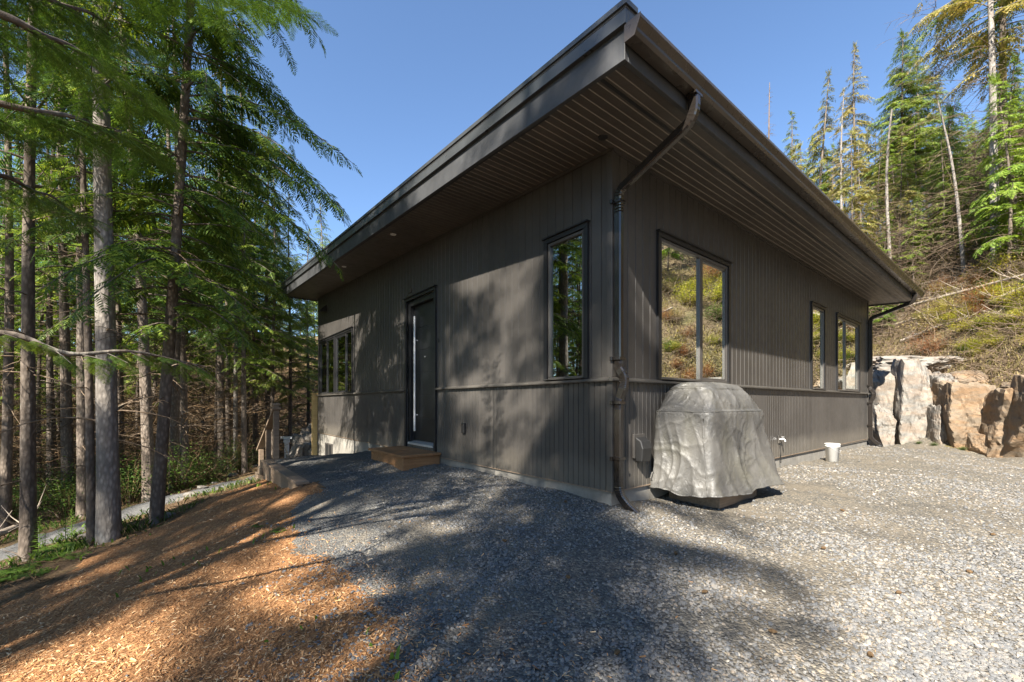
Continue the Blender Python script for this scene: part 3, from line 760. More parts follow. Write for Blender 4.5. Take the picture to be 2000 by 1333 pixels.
for k, args in enumerate([(RU0, RU0+0.04, RV0, RV1), (RU0+0.041, RU1, RV0, RV0+0.04), (RU1-0.04, RU1, RV0+0.041, RV1), (RU0+0.041, RU1-0.041, RV1-0.04, RV1)]):
    b = MB(); slope_box(b, *args, FB, FT); b.build('fascia', M['fascia'], house, bevel=0.003)
b = MB(); slope_box(b, RU0-0.030, RU0-0.001, RV0-0.03, RV1+0.03, FT-0.012, 0.31); slope_box(b, RU0-0.036, RU0-0.031, RV0-0.03, RV1+0.03, FT-0.012, FT+0.004)
slope_box(b, RU0-0.045, RU0+0.10, RV0-0.045, RV1+0.03, 0.332, 0.372)
b.build('roof_flashing', M['flash'], house)
b = MB(); slope_box(b, RU0-0.0, RU1, RV0-0.032, RV0-0.001, FT-0.02, 0.31); b.build('drip_flashing', M['flash'], house)
# soffit vents
b = MB(); slope_box(b, RU0+0.06, RU1-0.06, -0.565, -0.535, -0.004, 0.001); b.build('soffit_vent', M['black'], house)
b = MB(); slope_box(b, RU0+0.06, RU0+0.085, 0.05, RV1-0.3, -0.004, 0.001); b.build('soffit_vent', M['black'], house)
# inner frieze where the soffit meets the walls
b = MB(); slope_box(b, -0.0, LU, -0.022, -0.001, -0.035, -0.001); b.add([], []); b.build('frieze_board', M['siding'], house)
b = MB(); slope_box(b, -0.022, -0.013, 0.0, LV, -0.035, -0.001); b.build('frieze_board', M['siding'], house)
def soffit_hit(px, py):
    # ray (px,py) with the soffit plane
    d = Vector(((px-1000)/F, 1.0, (HZ-py)/F)); t = 3.0
    for _ in range(60):
        p = d*t; u, v_ = w2uv(p.x, p.y); t += ((zs(v_)-0.9)-p.z)/d.z*0.5
    return u, v_
for px, py in ((768, 458), (672, 521), (1178, 268)):
    u, v_ = soffit_hit(px, py)
    if u > -0.15: u, v_ = -0.45, 0.35
    lm = MB(); lm.lathe([(0.0, -0.006), (0.045, -0.008), (0.05, 0.002)], c=(u, v_, zs(v_)), n=16); lt = lm.build('soffit_light', M['lens'], house)
    if px > 1100: lt.data.materials[0] = M['black']

# gutter: K profile along the low eave
GZ_ = zs(RV0)+0.07
gv = RV0-0.002
K = [(0.0, 0.125), (0.0, 0.0), (-0.085, 0.0), (-0.098, 0.03), (-0.10, 0.05), (-0.125, 0.085), (-0.132, 0.10), (-0.132, 0.125), (-0.118, 0.125), (-0.118, 0.115), (-0.12, 0.09), (-0.093, 0.052), (-0.08, 0.006), (-0.006, 0.006), (-0.006, 0.125)]
b = MB(); b.prism([(gv-0.014+y, GZ_+z) for y, z in K], 'x', RU0-0.02, RU1+0.06)
gut = b.build('gutter', M['gutter'], house)
cap_ = [(0.002, 0.127), (0.002, -0.002), (-0.087, -0.002), (-0.101, 0.03), (-0.128, 0.085), (-0.135, 0.10), (-0.135, 0.127)]
for ua, ub in ((RU0-0.026, RU0-0.0205), (RU1+0.0605, RU1+0.066)):
    b = MB(); b.prism([(gv-0.014+y, GZ_+z) for y, z in cap_], 'x', ua, ub); b.build('end_cap', M['gutter'], gut)
b = MB(); b.box(RU0, RU1, gv-0.013, gv-0.001, GZ_+0.02, GZ_+0.13)
b.build('gutter_backing', M['fascia'], house)

def smooth_path(ps, r=0.05, n=5):
    """round the corners of a polyline"""
    ps = [Vector(p) for p in ps]; out = [ps[0]]; el = []
    for a, b_, c in zip(ps[:-2], ps[1:-1], ps[2:]):
        d1 = (a-b_); d2 = (c-b_); rr = min(r, d1.length*0.49, d2.length*0.49)
        p1 = b_+d1.normalized()*rr; p2 = b_+d2.normalized()*rr
        for i in range(n+1):
            t = i/n; out.append(p1*(1-t)**2+b_*2*t*(1-t)+p2*t*t); el.append(len(out)-1)
    out.append(ps[-1]); return out, set(el)
def downspout(u0, label, zb, su=0.0):
    z_out = GZ_+0.002; vo = gv-0.065
    pts = [(u0, vo, z_out), (u0, vo, z_out-0.20), (u0+0.07+su, -0.058, z_out-0.47), (u0+0.07+su, -0.055, z_out-0.62), (u0+0.07+su, -0.055, BELT1+0.16),
           (u0+0.07+su, -0.055, BELT1+0.10), (u0+0.07+su, -0.125, BELT1+0.0), (u0+0.07+su, -0.125, BELT1-0.08), (u0+0.07+su, -0.06, BELT0-0.20), (u0+0.07+su, -0.055, BELT0-0.26), (u0+0.07+su, -0.055, zb+0.19), (u0+0.09+su, -0.14, zb+0.08), (u0+0.12+su, -0.24, zb+0.0)]
    sm, el = smooth_path(pts, 0.11, 10)
    rad = [1.0+(0.05 if (i in el and i % 2) else 0.0) for i in range(len(sm))]
    b = MB(); b.sweep(sm, rect(0.084, 0.064, 0.012), rad, up=(1, 0.0, 0.0))
    d = b.build('downspout', M['spout'], house); d['label'] = label
    for zz in (z_out-0.60, BELT1+0.17, BELT0-0.235, BELT0-0.80):
        if zz < zb+0.15: continue
        s = MB(); s.box(u0+0.07+su-0.048, u0+0.07+su+0.048, -0.106, -0.006, zz, zz+0.03)
        s.box(u0+0.07+su-0.085, u0+0.07+su-0.048, -0.03, -0.006, zz-0.005, zz+0.035)
        s.build('strap', M['spout'], d, bevel=0.003)
    o = MB(); o.box(u0-0.055, u0+0.055, vo-0.045, vo+0.045, z_out-0.022, z_out-0.001); o.build('outlet', M['spout'], d)
    e = MB(); e.lathe([(0.062, -0.03), (0.066, 0.0), (0.05, 0.02)], c=(u0+0.12+su, -0.22, zb-0.005), n=14); e.build('drain_collar', M['black'], d)
downspout(-0.03, 'near downspout beside the house corner', -0.20)
downspout(10.22, 'far downspout at the other end of the wall', -0.16, 0.03)

# wall fittings --------------------------------------------------
# dryer vent on the gutter wall
b = MB(); uc, zc = 0.44, 0.44
b.box(uc-0.10, uc+0.10, -0.03, -0.001, zc-0.13, zc+0.13)
pl = b.build('wall_vent', M['siding'], house, bevel=0.006)
b = MB(); b.prism([(-0.031, zc+0.10), (-0.031, zc-0.16), (-0.11, zc-0.16), (-0.125, zc-0.02), (-0.10, zc+0.06)], 'x', uc-0.085, uc+0.085)
b.build('hood', M['black'], pl, bevel=0.008)
# hose tap
b = MB(); uc, zc = 4.42, 0.30
b.box(uc-0.05, uc+0.05, -0.02, -0.001, zc-0.07, zc+0.07); tp = b.build('tap_plate', M['siding'], house, bevel=0.004)
b = MB(); b.sweep([(uc, -0.02, zc), (uc, -0.085, zc), (uc+0.0, -0.10, zc-0.035)], CIRC(8, 0.013)); b.sweep([(uc, -0.06, zc), (uc, -0.06, zc+0.035)], CIRC(8, 0.007)); b.lathe([(0, 0.0), (0.024, 0.0), (0.026, 0.008), (0, 0.01)], c=(uc, -0.06, zc+0.035), n=12)
b.build('tap', M['steel'], tp)
b = MB(); b.sweep([(uc-0.02, -0.03, zc-0.07), (uc-0.03, -0.04, zc-0.25), (uc+0.01, -0.03, zc-0.4)], CIRC(6, 0.007)); b.build('cable', M['black'], tp)
# outlet box beside the door, small black vent far left, small vent by the door
b = MB(); b.box(-0.045, 0, 2.74, 2.82, 0.44, 0.60); b.build('outlet_box', M['trim'], house, bevel=0.008)
b = MB(); b.prism([(0.0, 3.60), (0.0, 3.78), (-0.08, 3.72), (-0.19, 3.60), (-0.19, 3.56)], 'y', 10.25, 10.43); b.build('small_wall_vent', M['black'], house, bevel=0.008)
b = MB(); b.box(-0.03, 0, 4.62, 4.72, 2.98, 3.04); b.build('door_sensor', M['siding'], house, bevel=0.006)
b = MB(); b.box(-0.012, 0, 3.58, 3.61, 1.92, 1.99); b.build('doorbell', M['black'], house)
# ------------------------------------------------------------------ things round the house
def local(name, u, v, z, rz=0.0):
    x, y = uv2w(u, v); return empty(name, (x, y, z), HA+rz)
# wooden doorstep
st = local('doorstep', 0, 0, -1.09); tag(st, 'low brown wooden box step below the front door', 'step')
b = MB(); b.box(-0.66, -0.01, 3.54, 4.93, 0.0, 0.225)
b.build('step_box', M['stepwood'], st, bevel=0.004)
b = MB()
for k in range(5): b.box(-0.70+k*0.14, -0.70+k*0.14+0.134, 3.50, 4.97, 0.228, 0.268)
b.build('step_top', M['stepwood'], st, bevel=0.004)
# covered grill on its platform
plat = local('wooden_platform', 1.42, -0.33, -1.13); tag(plat, 'low grey wooden frame platform under the covered grill', 'platform')
b = MB()
for args in ((-0.46, 0.46, -0.31, -0.27), (-0.46, 0.46, 0.23, 0.27), (-0.46, -0.42, -0.27, 0.23), (0.42, 0.46, -0.27, 0.23)):
    b.box(args[0], args[1], args[2], args[3], 0.03, 0.14)
b.build('frame', M['oldwood'], plat, bevel=0.003)
b = MB()
for k in range(6): b.box(-0.46+k*0.155, -0.46+k*0.155+0.14, -0.31, 0.27, 0.142, 0.16)
b.build('deck', M['oldwood'], plat)
for x, y in ((-0.4, -0.26), (0.38, -0.26), (-0.4, 0.2), (0.38, 0.2)):
    b = MB(); b.box(x, x+0.06, y, y+0.06, -0.03, 0.028); b.build('foot', M['oldwood'], plat)
gr = local('grill', 1.40, -0.34, -0.94); tag(gr, 'barbecue grill hidden under a weathered stained grey fabric cover', 'grill')
LV_ = [(0.0, .715, .375, -0.03), (0.10, .705, .36, -0.02), (0.30, .695, .345, -0.01), (0.60, .685, .33, 0), (0.80, .68, .325, 0), (0.84, .675, .32, 0.0), (0.86, .655, .31, 0.005), (0.95, .585, .295, 0.02), (1.04, .52, .27, 0.035), (1.10, .47, .235, 0.05), (1.145, .43, .185, .06), (1.165, .38, .13, .07), (1.175, .28, .08, .07), (1.178, 0.0, 0.0, .07)]
NT_, NK = 260, 120
cum = [0.0]
for a, b_ in zip(LV_[:-1], LV_[1:]): cum.append(cum[-1]+math.hypot(b_[0]-a[0], (b_[1]-a[1])))
ts = np.linspace(0, cum[-1], NK); arr = np.array(LV_)
lev = np.stack([np.interp(ts, cum, arr[:, i]) for i in range(4)], 1)
V = []
for k, (h, a, b_, cy) in enumerate(lev):
    for i in range(NT_):
        th = 2*math.pi*i/NT_; c_, s_ = math.cos(th), math.sin(th)
        ex = 13.0 if h < 0.86 else max(4.0, 13.0-(h-0.86)*26)
        r = (abs(c_)**ex+abs(s_)**ex)**(-1/ex)
        x, y = a*c_*r, b_*s_*r
        if y < 0 and x > 0: y -= 0.10*max(0, (0.7-h))*min(1, x/0.5)
        low = max(0.0, (0.84-h)/0.84)
        q = x*1.0+y*1.6
        pleat = (1-abs(mnoise.noise(Vector((q*3.2+h*0.5, 3.3, h*0.45)))))**5*0.045*(0.15+low)
        fold = mnoise.noise(Vector((q*2.0, 7.7, h*0.5)))*0.050*(0.1+low)
        crease = (1-abs(mnoise.noise(Vector((x*2.5+h*2.0, y*2.5-h*1.2, h*2.0+7)))))**9*0.016
        crease2 = (1-abs(mnoise.noise(Vector((x*5-h*3, y*5+h*2, h*4.0+2)))))**10*0.010
        sag = -0.02*math.exp(-((x*1.2)**2))*(1 if 0.86 < h < 1.1 else 0)
        rid = (1-abs(mnoise.noise(Vector((q*5.5+0.6*math.sin(h*5), 4.1, h*1.1)))))**6*0.020*(0.2+low)
        tens = 0.0
        for cx_, cy_, cz_ in ((-0.66, -0.31, 0.84), (0.66, -0.31, 0.84), (-0.40, -0.16, 1.13)):
            per = (x-cx_)-(y-cy_) if cz_ < 1 else (x-cx_)
            rr_ = math.hypot(per, h-cz_)
            tens += max(0, math.cos(math.atan2(per, cz_-h)*9+cx_*5))**2*0.014*math.exp(-rr_/0.32)*min(1, rr_/0.08)
        crease += rid+tens
        k_ = 0.3 if x < -0.9*a else 1.0
        fold *= k_; pleat *= k_
        nrm = 1+(fold+pleat+crease+crease2+sag)/max(0.3, math.hypot(x, y))
        z = h+0.006*mnoise.noise(Vector((x*4, y*4, 1)))+(0.6*crease if h > 0.9 else 0)
        if k < 8: z += (0.045*mnoise.noise(Vector((q*1.9, 0, 5)))+0.02*mnoise.noise(Vector((q*5, 0, 2))))*(1-k/8)
        V.append((x*nrm, y*nrm+cy, z))
ii = np.arange(NK*NT_).reshape(NK, NT_); jn = np.roll(ii, -1, axis=1)
Fq = np.stack([ii[:-1], jn[:-1], jn[1:], ii[1:]], -1).reshape(-1, 4)
cov = np_mesh('cover', V, Fq, M['cover'], gr, smooth=True)
hem = MB(); ring = [Vector(V[i]) for i in range(0, NT_, 3)]; hem.sweep(ring+[ring[0]], CIRC(6, 0.008)); hem.build('hem', M['cover'], gr)
ks = int(np.argmax(lev[:, 0] > 0.842))
piping = MB(); ring = [Vector(V[ks*NT_+i]) for i in range(0, NT_, 2)]; piping.sweep([p_*1.002 for p_ in ring]+[ring[0]*1.002], CIRC(6, 0.006)); piping.build('piping', M['cover'], gr, smooth=True)
seam = MB(); k0 = int(NT_*(0.5+0.105)) 
seam.sweep([Vector(V[k*NT_+k0])*1.003 for k in range(0, 74, 2)], CIRC(5, 0.006)); seam.build('seam', M['cover'], gr, smooth=True)
ca = MB()
for x in (-0.4, 0.4):
    for y in (-0.2, 0.2): ca.box(x-0.03, x+0.03, y-0.03, y+0.03, -0.001, 0.12)
ca.box(-0.5, 0.5, -0.25, 0.25, 0.12, 0.8); ca.build('cart', M['black'], gr)
# tie strap hanging from the cover's hem
sp_ = MB(); p0 = Vector((-0.69, 0.30, 0.15)); sp_.sweep([p0, p0+Vector((-0.05, 0.0, 0.03)), p0+Vector((-0.07, 0.01, -0.04)), p0+Vector((-0.03, 0.0, -0.09))], rect(0.02, 0.004, 0.001)); sp_.build('strap', M['cover'], gr)
# bucket
x, y = uv2w(6.29, -0.27)
bk = empty('bucket', (x, y, H(x, y)-0.005)); bk.scale = (0.86, 0.86, 0.95); tag(bk, 'white plastic bucket standing by the house wall', 'bucket')
b = MB(); b.lathe([(0.0, 0.0), (0.115, 0.0), (0.132, 0.30), (0.142, 0.302), (0.142, 0.33), (0.136, 0.35), (0.145, 0.352), (0.145, 0.365), (0.132, 0.365), (0.128, 0.30), (0.11, 0.01), (0, 0.01)], n=28)
b.build('pail', M['bucket'], bk, smooth=True)
b = MB(); b.sweep([(0.14*math.cos(a), 0.14*math.sin(a), 0.32-0.12*math.sin(math.pi*i/12)) for i, a in enumerate(np.linspace(-2.6, 0.5, 13))], CIRC(5, 0.003)); b.build('handle', M['steel'], bk)
# timber edging of the pad
te = local('timber_edging', -2.16, 3.50, -1.47, 0.0); tag(te, 'weathered timber retaining edge between gravel and mulch', 'retaining board')
b = MB(); b.box(-0.02, 0.05, 0.0, 2.8, -0.45, 0.37); b.build('board', M['oldwood'], te, bevel=0.006)
b = MB(); b.box(-0.05, 0.12, -0.02, 2.85, 0.372, 0.41); b.build('cap_board', M['oldwood'], te, bevel=0.004)
# stair handrail beyond the pad
rl = local('stair_handrail', -1.98, 6.25, -1.62, 0.0); tag(rl, 'weathered wooden handrail leading down to the lower path', 'handrail')
posts = ((0.0, 0.0, 1.58), (0.0, 0.85, 1.12), (0.0, 1.75, 0.62))
for (x_, y_, h_) in posts:
    b = MB(); b.box(x_-0.045, x_+0.045, y_-0.045, y_+0.045, -0.35, h_-0.02 if y_ else h_); b.build('post', M['oldwood'], rl, bevel=0.004)
b = MB()
for dx in (-0.068,):
    b.add([(dx+a_, y_, z_) for a_ in (0, 0.135) for y_, z_ in ((-0.08, 1.50), (-0.08, 1.545), (1.95, 0.60), (1.95, 0.555))], [(0, 1, 2, 3), (7, 6, 5, 4), (0, 4, 5, 1), (1, 5, 6, 2), (2, 6, 7, 3), (3, 7, 4, 0)])
b.build('rail', M['oldwood'], rl, bevel=0.004)
b = MB(); b.box(-0.06, 0.06, -0.06, 0.06, 1.581, 1.62); b.build('post_cap', M['oldwood'], rl, bevel=0.004)
for k in range(4):
    x, y = uv2w(-1.45, 6.75+0.33*k)
    s_ = empty('garden_step', (x, y, PADZ-0.20-0.16*k), HA)
    tag(s_, ['top', 'second', 'third', 'lowest'][k]+' weathered timber step of the short garden stair', 'step', 'timber steps below the pad')
    b = MB(); b.box(-0.68, 0.62, -0.02, 0.33, -0.02, 0.12); b.build('tread', M['oldwood'], s_, bevel=0.006)
# pale wooden post at the far corner of the house
x, y = uv2w(-0.06, 11.42)
pp = empty('deck_post', (x, y, -1.75), HA); tag(pp, 'pale unpainted wooden deck post at the far house corner', 'post')
b = MB(); b.box(-0.07, 0.07, -0.07, 0.07, -0.2, 2.02); b.build('post', M['palewood'], pp, bevel=0.004)
b = MB(); b.box(-0.10, 0.10, -0.09, 0.09, 2.022, 2.07); b.build('cap', M['palewood'], pp)
# white standpipe far left
x = at(560, 15.5); y = 15.5; g = H(x, y)
wp = empty('standpipe', (x, y, g)); tag(wp, 'small white plastic standpipe beside the boulder pile', 'pipe')
zt = (HZ-858)/F*y-g
b = MB(); b.lathe([(0.08, -0.1), (0.08, zt-0.12), (0.11, zt-0.12), (0.11, zt-0.02), (0, zt)], n=14); b.build('pipe', M['whitepipe'], wp, smooth=False)
b = MB(); b.box(-0.2, 0.2, -0.05, 0.05, zt+0.0, zt+0.09); b.build('head', M['whitepipe'], wp, bevel=0.01)
# fir cones lying on the gravel
cone = None
for k, (px, py) in enumerate([(1377, 1163), (1893, 1125), (1755, 1167), (1110, 1137), (1105, 985), (1645, 1000), (1205, 1290), (1510, 1245), (1700, 1290), (985, 1060), (905, 940), (1940, 1050), (1320, 1085), (1608, 1075)]):
    x, y, g = hit(px, py)
    if cone is None:
        cone = empty('fir_cone', (x, y, g+0.02))
        b = MB(); pr = []
        for i in range(13):
            t = i/12; pr.append((0.017*math.sin(math.pi*min(1, t*0.9+0.1))**0.7*(1+0.25*(i % 2)), -0.035+0.07*t))
        b.lathe(pr, n=10, M=Matrix.Rotation(math.radians(85), 4, 'Y'))
        b.build('scales', M['brush'], cone); o = cone
    else: o = copy_tree(cone)
    o.location = (x, y, g+0.018); o.rotation_euler = (0, 0, k*1.7); o.scale = (0.62, 0.62, 0.62)
    tag(o, 'small brown fir cone lying loose on the gravel', 'fir cone', 'fir cones scattered on the gravel')
# ------------------------------------------------------------------ rocks
import bmesh
def rock(name, c, size, seed, mat, label, group=None, cuts=13, sub=5, rough=0.10, rz=0.0, sharp=0.5):
    rs = np.random.RandomState(seed)
    bm = bmesh.new(); bmesh.ops.create_icosphere(bm, subdivisions=sub, radius=1.0)
    co = np.array([v.co[:] for v in bm.verts]); d = co/np.linalg.norm(co, axis=1)[:, None]
    pl = rs.normal(size=(cuts, 3)); pl /= np.linalg.norm(pl, axis=1)[:, None]
    pl = np.vstack([pl, [[1, .1, 0], [-1, 0, .1], [0, 1, .1], [0, -1, 0], [0.1, 0, 1], [0, 0, -1]]]); dd = np.concatenate([rs.uniform(0.62, 0.98, cuts), rs.uniform(0.7, 0.9, 6)])
    dots = d @ pl.T; r = np.where(dots > 0.05, dd/np.maximum(dots, 0.05), 9).min(1); r = np.minimum(r, 1.35)
    p = d*r[:, None]
    for i in range(len(p)):
        v = Vector(p[i]*1.3+seed*3.1)
        n1 = mnoise.fractal(v*1.5, 0.8, 2.1, 5)
        cell = mnoise.cell_vector(v*1.7+Vector((n1, n1, 0))*0.3)
        st = (cell.x-0.5)
        cell2 = mnoise.cell_vector(v*4.3+Vector((n1, 0, n1))*0.6)
        p[i] *= 1+rough*n1+sharp*0.12*st+sharp*0.05*(cell2.y-0.5)
    for v, q in zip(bm.verts, p): v.co = Vector((q[0]*size[0], q[1]*size[1], q[2]*size[2]))
    me = bpy.data.meshes.new(name); bm.to_mesh(me); bm.free(); me.materials.append(mat)
    o = bpy.data.objects.new(name, me); COL.objects.link(o); o.location = c; o.rotation_euler = (0, 0, rz)
    tag(o, label, 'rock', group); return o
def rock_px(px0, px1, py0, py1, Y, depth, seed, mat, label, **kw):
    """rock seen between px0..px1, py0..py1 with its centre Y metres ahead"""
    sx = (px1-px0)/F*Y/2; sz = (py1-py0)/F*Y/2
    x = at((px0+px1)/2, Y); z = (HZ-(py0+py1)/2)/F*Y
    a = math.atan2(x, Y)
    return rock('boulder' if kw.pop('b', 0) else 'rock_outcrop', (x, Y, z), (sx/0.80/math.hypot(1, x/Y)*1.0, depth/0.85, sz/0.80), seed, mat, label, rz=-a*kw.pop('turn', 0.6), **kw)
RG = 'blasted rock face beside the drive'
rock_px(1680, 1760, 728, 885, 12.7, 1.0, 11, M['rock'], 'pale grey rock slab directly behind the far downspout', cuts=9, group=RG)
rock_px(1735, 1825, 712, 880, 11.9, 0.9, 12, M['rock'], 'cracked white rock slab between the downspout and the tan boulders', cuts=7, group=RG)
rock_px(1806, 1856, 735, 878, 11.4, 0.9, 21, M['rock'], 'upright pale slab split by a dark vertical crack', cuts=8, group=RG)
rock_px(1690, 1850, 694, 752, 13.6, 1.3, 13, M['rock'], 'pale stepped ledge on top of the white rock slabs', cuts=14, sharp=1.0, group=RG)
rock_px(1832, 1930, 762, 890, 10.5, 0.7, 14, M['rockorange'], 'tan squarish boulder in the middle of the rock face', cuts=7, group=RG)
rock_px(1915, 2045, 768, 900, 9.6, 0.9, 25, M['rockorange'], 'large tan boulder with a grey top at the picture edge', cuts=6, group=RG)
rock_px(1838, 1945, 728, 800, 11.6, 1.2, 16, M['rockorange'], 'fractured tan ledge above the tan squarish boulder', cuts=14, sharp=1.0, group=RG)
rock_px(1920, 2060, 735, 810, 10.8, 1.2, 27, M['rockorange'], 'fractured ledge above the large tan boulder at the picture edge', cuts=14, sharp=1.0, group=RG)
rock_px(1975, 2110, 735, 905, 8.8, 0.9, 18, M['rockorange'], 'tan rock block cut off by the right picture edge', cuts=9, group=RG)
rock_px(1812, 1850, 800, 882, 10.9, 0.5, 19, M['rock'], 'narrow grey rock wedge left of the tan squarish boulder', cuts=9, group=RG)
rock_px(1700, 1740, 790, 880, 12.0, 0.5, 29, M['rock'], 'broken grey rock fragment at the foot of the slab by the downspout', cuts=10, group=RG)
rock_px(1890, 1925, 845, 892, 9.9, 0.4, 31, M['rockorange'], 'small tan rock wedged between the two tan boulders', cuts=10, group=RG)
# the face goes on outside the frame (mirrored in the windows)
for k in range(7):
    yy = 6.6-k*2.1
    rock('rock_outcrop', (11.5+0.09*k, yy, -0.25), (1.1, 1.35, 1.25), 40+k, M['rockorange' if k % 2 else 'rock'], 'weathered rock of the face beyond the picture edge', RG, cuts=12, sub=4)
# stacked boulders at the far left corner
SB = 'white boulders stacked at the far house corner'
for k, (a, b_, c_, d_, Y) in enumerate([(568, 592, 874, 905, 13.6), (586, 612, 868, 906, 13.8), (575, 600, 852, 880, 14.2), (596, 622, 846, 874, 14.4), (592, 612, 838, 858, 14.9), (606, 626, 832, 852, 15.0), (606, 628, 868, 905, 13.9), (560, 578, 893, 908, 13.3)]):
    rock_px(a-3, b_+3, c_-3, d_+4, Y, 0.3, 60+k, M['rock'], ['low white boulder at the left foot of the stacked pile', 'largest rounded white boulder at the foot of the pile', 'flat white boulder in the middle of the stacked pile', 'white boulder high in the pile against the foundation', 'small white boulder near the top of the pile', 'topmost white boulder of the stacked pile', 'white boulder touching the concrete foundation', 'small stray white stone beside the stacked pile'][k], group=SB, b=1, sub=4, rough=0.08, sharp=0.1)
# stones along the lower path
PS = 'pale edging stones along the lower path'
pts_ = [(330, 1010), (375, 968), (395, 955), (420, 945), (455, 930), (475, 922), (500, 912), (355, 978), (25, 1032), (440, 900), (480, 890), (180, 1050)]
for k, (px, py) in enumerate(pts_):
    x, y, g = hit(px, py); s_ = rnd.uniform(0.06, 0.13)
    rock('edging_stone', (x, y, g+s_*0.15), (s_*1.5, s_, s_*0.55), 80+k, M['rock'], 'flat pale stone lying along the edge of the lower path', PS, sub=3, cuts=9, rz=rnd.uniform(0, 3), rough=0.05, sharp=0.1)
# ------------------------------------------------------------------ conifers
def frond_template(pairs=9, w_=0.05, secondary=False, seed=0, droop=0.22, tl=0.42, leaf=0.9):
    """flat spray pointing along +x, unit length, made of thin pointed leaflets"""
    rs = np.random.RandomState(seed); V = []; Fq = []
    def leaf_(p, d, nrm, L, w__):
        p = np.array(p, float); d = np.array(d, float); d /= np.linalg.norm(d)
        s = np.cross(nrm, d); s /= max(1e-6, np.linalg.norm(s)); n = len(V)
        V.extend([p, p+d*L*0.4+s*w__, p+d*L-np.array([0, 0, 0.12*L]), p+d*L*0.4-s*w__]); Fq.append((n, n+1, n+2, n+3))
    def sp(t): return np.array([t, 0.02*math.sin(5*t+seed), -droop*t*t])
    for i in range(pairs):
        t = 0.04+0.93*i/pairs
        for sgn in (-1, 1):
            tt = t+rs.uniform(-.02, .02); L = tl*(1-tt)**0.75*rs.uniform(0.8, 1.15)+0.07; a = math.radians(rs.uniform(42, 60))
            d = np.array([math.cos(a), sgn*math.sin(a), -rs.uniform(0.05, 0.35)])
            nr = np.array([rs.uniform(-.3, .3), rs.uniform(-.3, .3), 1.0])
            if not secondary: leaf_(sp(tt), d, nr, L, w_*rs.uniform(.7, 1.1))
            else:
                leaf_(sp(tt), d, nr, L, w_*0.5); d /= np.linalg.norm(d); m_ = max(2, int(L/0.045))
                for j in range(m_):
                    q = sp(tt)+d*L*(j+0.3)/m_+np.array([0, 0, -0.1*L*((j+.3)/m_)**2])
                    for s2 in (-1, 1):
                        b_ = math.radians(rs.uniform(35, 55))*s2
                        d2 = np.array([d[0]*math.cos(b_)-d[1]*math.sin(b_), d[0]*math.sin(b_)+d[1]*math.cos(b_), d[2]-rs.uniform(0, .3)])
                        leaf_(q, d2, nr, 0.085*(1-0.5*j/m_), w_*0.42)
    leaf_(sp(0.9), (1, 0, -0.4), np.array([0, 0, 1.0]), 0.14, w_)
    n = len(V); V.extend([np.array([0, -.006, 0]), np.array([0, .006, 0]), sp(1.0), sp(0.98)]); Fq.append((n, n+1, n+2, n+3))
    return np.array(V), np.array(Fq)
FR = [frond_template(9, 0.034, False, s, 0.25) for s in range(4)]
FRF = [frond_template(6, 0.055, False, s, 0.3) for s in range(3)]       # far, coarser
FRH = [frond_template(14, 0.016, True, s, 0.18, 0.36) for s in range(3)]  # near, fine

def place_fronds(inst, templates, seed=0):
    """inst: list of (pos, dir, up, length)"""
    if not len(inst): return np.zeros((0, 3)), np.zeros((0, 4), int)
    P = np.array([i[0] for i in inst]); D = np.array([i[1] for i in inst]); U = np.array([i[2] for i in inst]); L = np.array([i[3] for i in inst])
    D /= np.linalg.norm(D, axis=1)[:, None]; S = np.cross(U, D); S /= np.maximum(1e-6, np.linalg.norm(S, axis=1))[:, None]; U = np.cross(D, S)
    rs = np.random.RandomState(seed); pick = rs.randint(0, len(templates), len(P)); VV = []; FF = []; off = 0
    for k, (tv, tf) in enumerate(templates):
        m = pick == k
        if not m.any(): continue
        p, d, s, u, l = P[m], D[m], S[m], U[m], L[m]
        v = p[:, None, :]+l[:, None, None]*(tv[None, :, 0, None]*d[:, None, :]+tv[None, :, 1, None]*s[:, None, :]+tv[None, :, 2, None]*u[:, None, :])
        n = len(tv); f = tf[None]+(np.arange(m.sum())*n)[:, None, None]+off
        VV.append(v.reshape(-1, 3)); FF.append(f.reshape(-1, 4)); off += n*m.sum()
    return np.concatenate(VV), np.concatenate(FF)

class Tubes:
    def __init__(s): s.V = []; s.F = []; s.n = 0
    def add(s, pts, rad, sides=5):
        pts = np.asarray(pts, float); k = len(pts)
        t = np.gradient(pts, axis=0); t /= np.maximum(1e-9, np.linalg.norm(t, axis=1))[:, None]
        ref = np.array([0.0, 0, 1]) if abs(t[0][2]) < 0.9 else np.array([1.0, 0, 0])
        a = np.cross(t, ref); a /= np.maximum(1e-6, np.linalg.norm(a, axis=1))[:, None]; b_ = np.cross(t, a)
        an = np.arange(sides)*2*math.pi/sides; r = np.broadcast_to(np.asarray(rad, float), (k,)) if np.ndim(rad) < 2 else rad
        ring = pts[:, None, :]+r[:, None, None]*(np.cos(an)[None, :, None]*a[:, None, :]+np.sin(an)[None, :, None]*b_[:, None, :])
        ii = np.arange(k*sides).reshape(k, sides)+s.n; j = np.roll(ii, -1, axis=1)
        s.V.append(ring.reshape(-1, 3)); s.F.append(np.stack([ii[:-1], j[:-1], j[1:], ii[1:]], -1).reshape(-1, 4)); s.n += k*sides
    def mesh(s, name, mat, parent=None, smooth=True):
        return np_mesh(name, np.concatenate(s.V), np.concatenate(s.F), mat, parent, smooth)

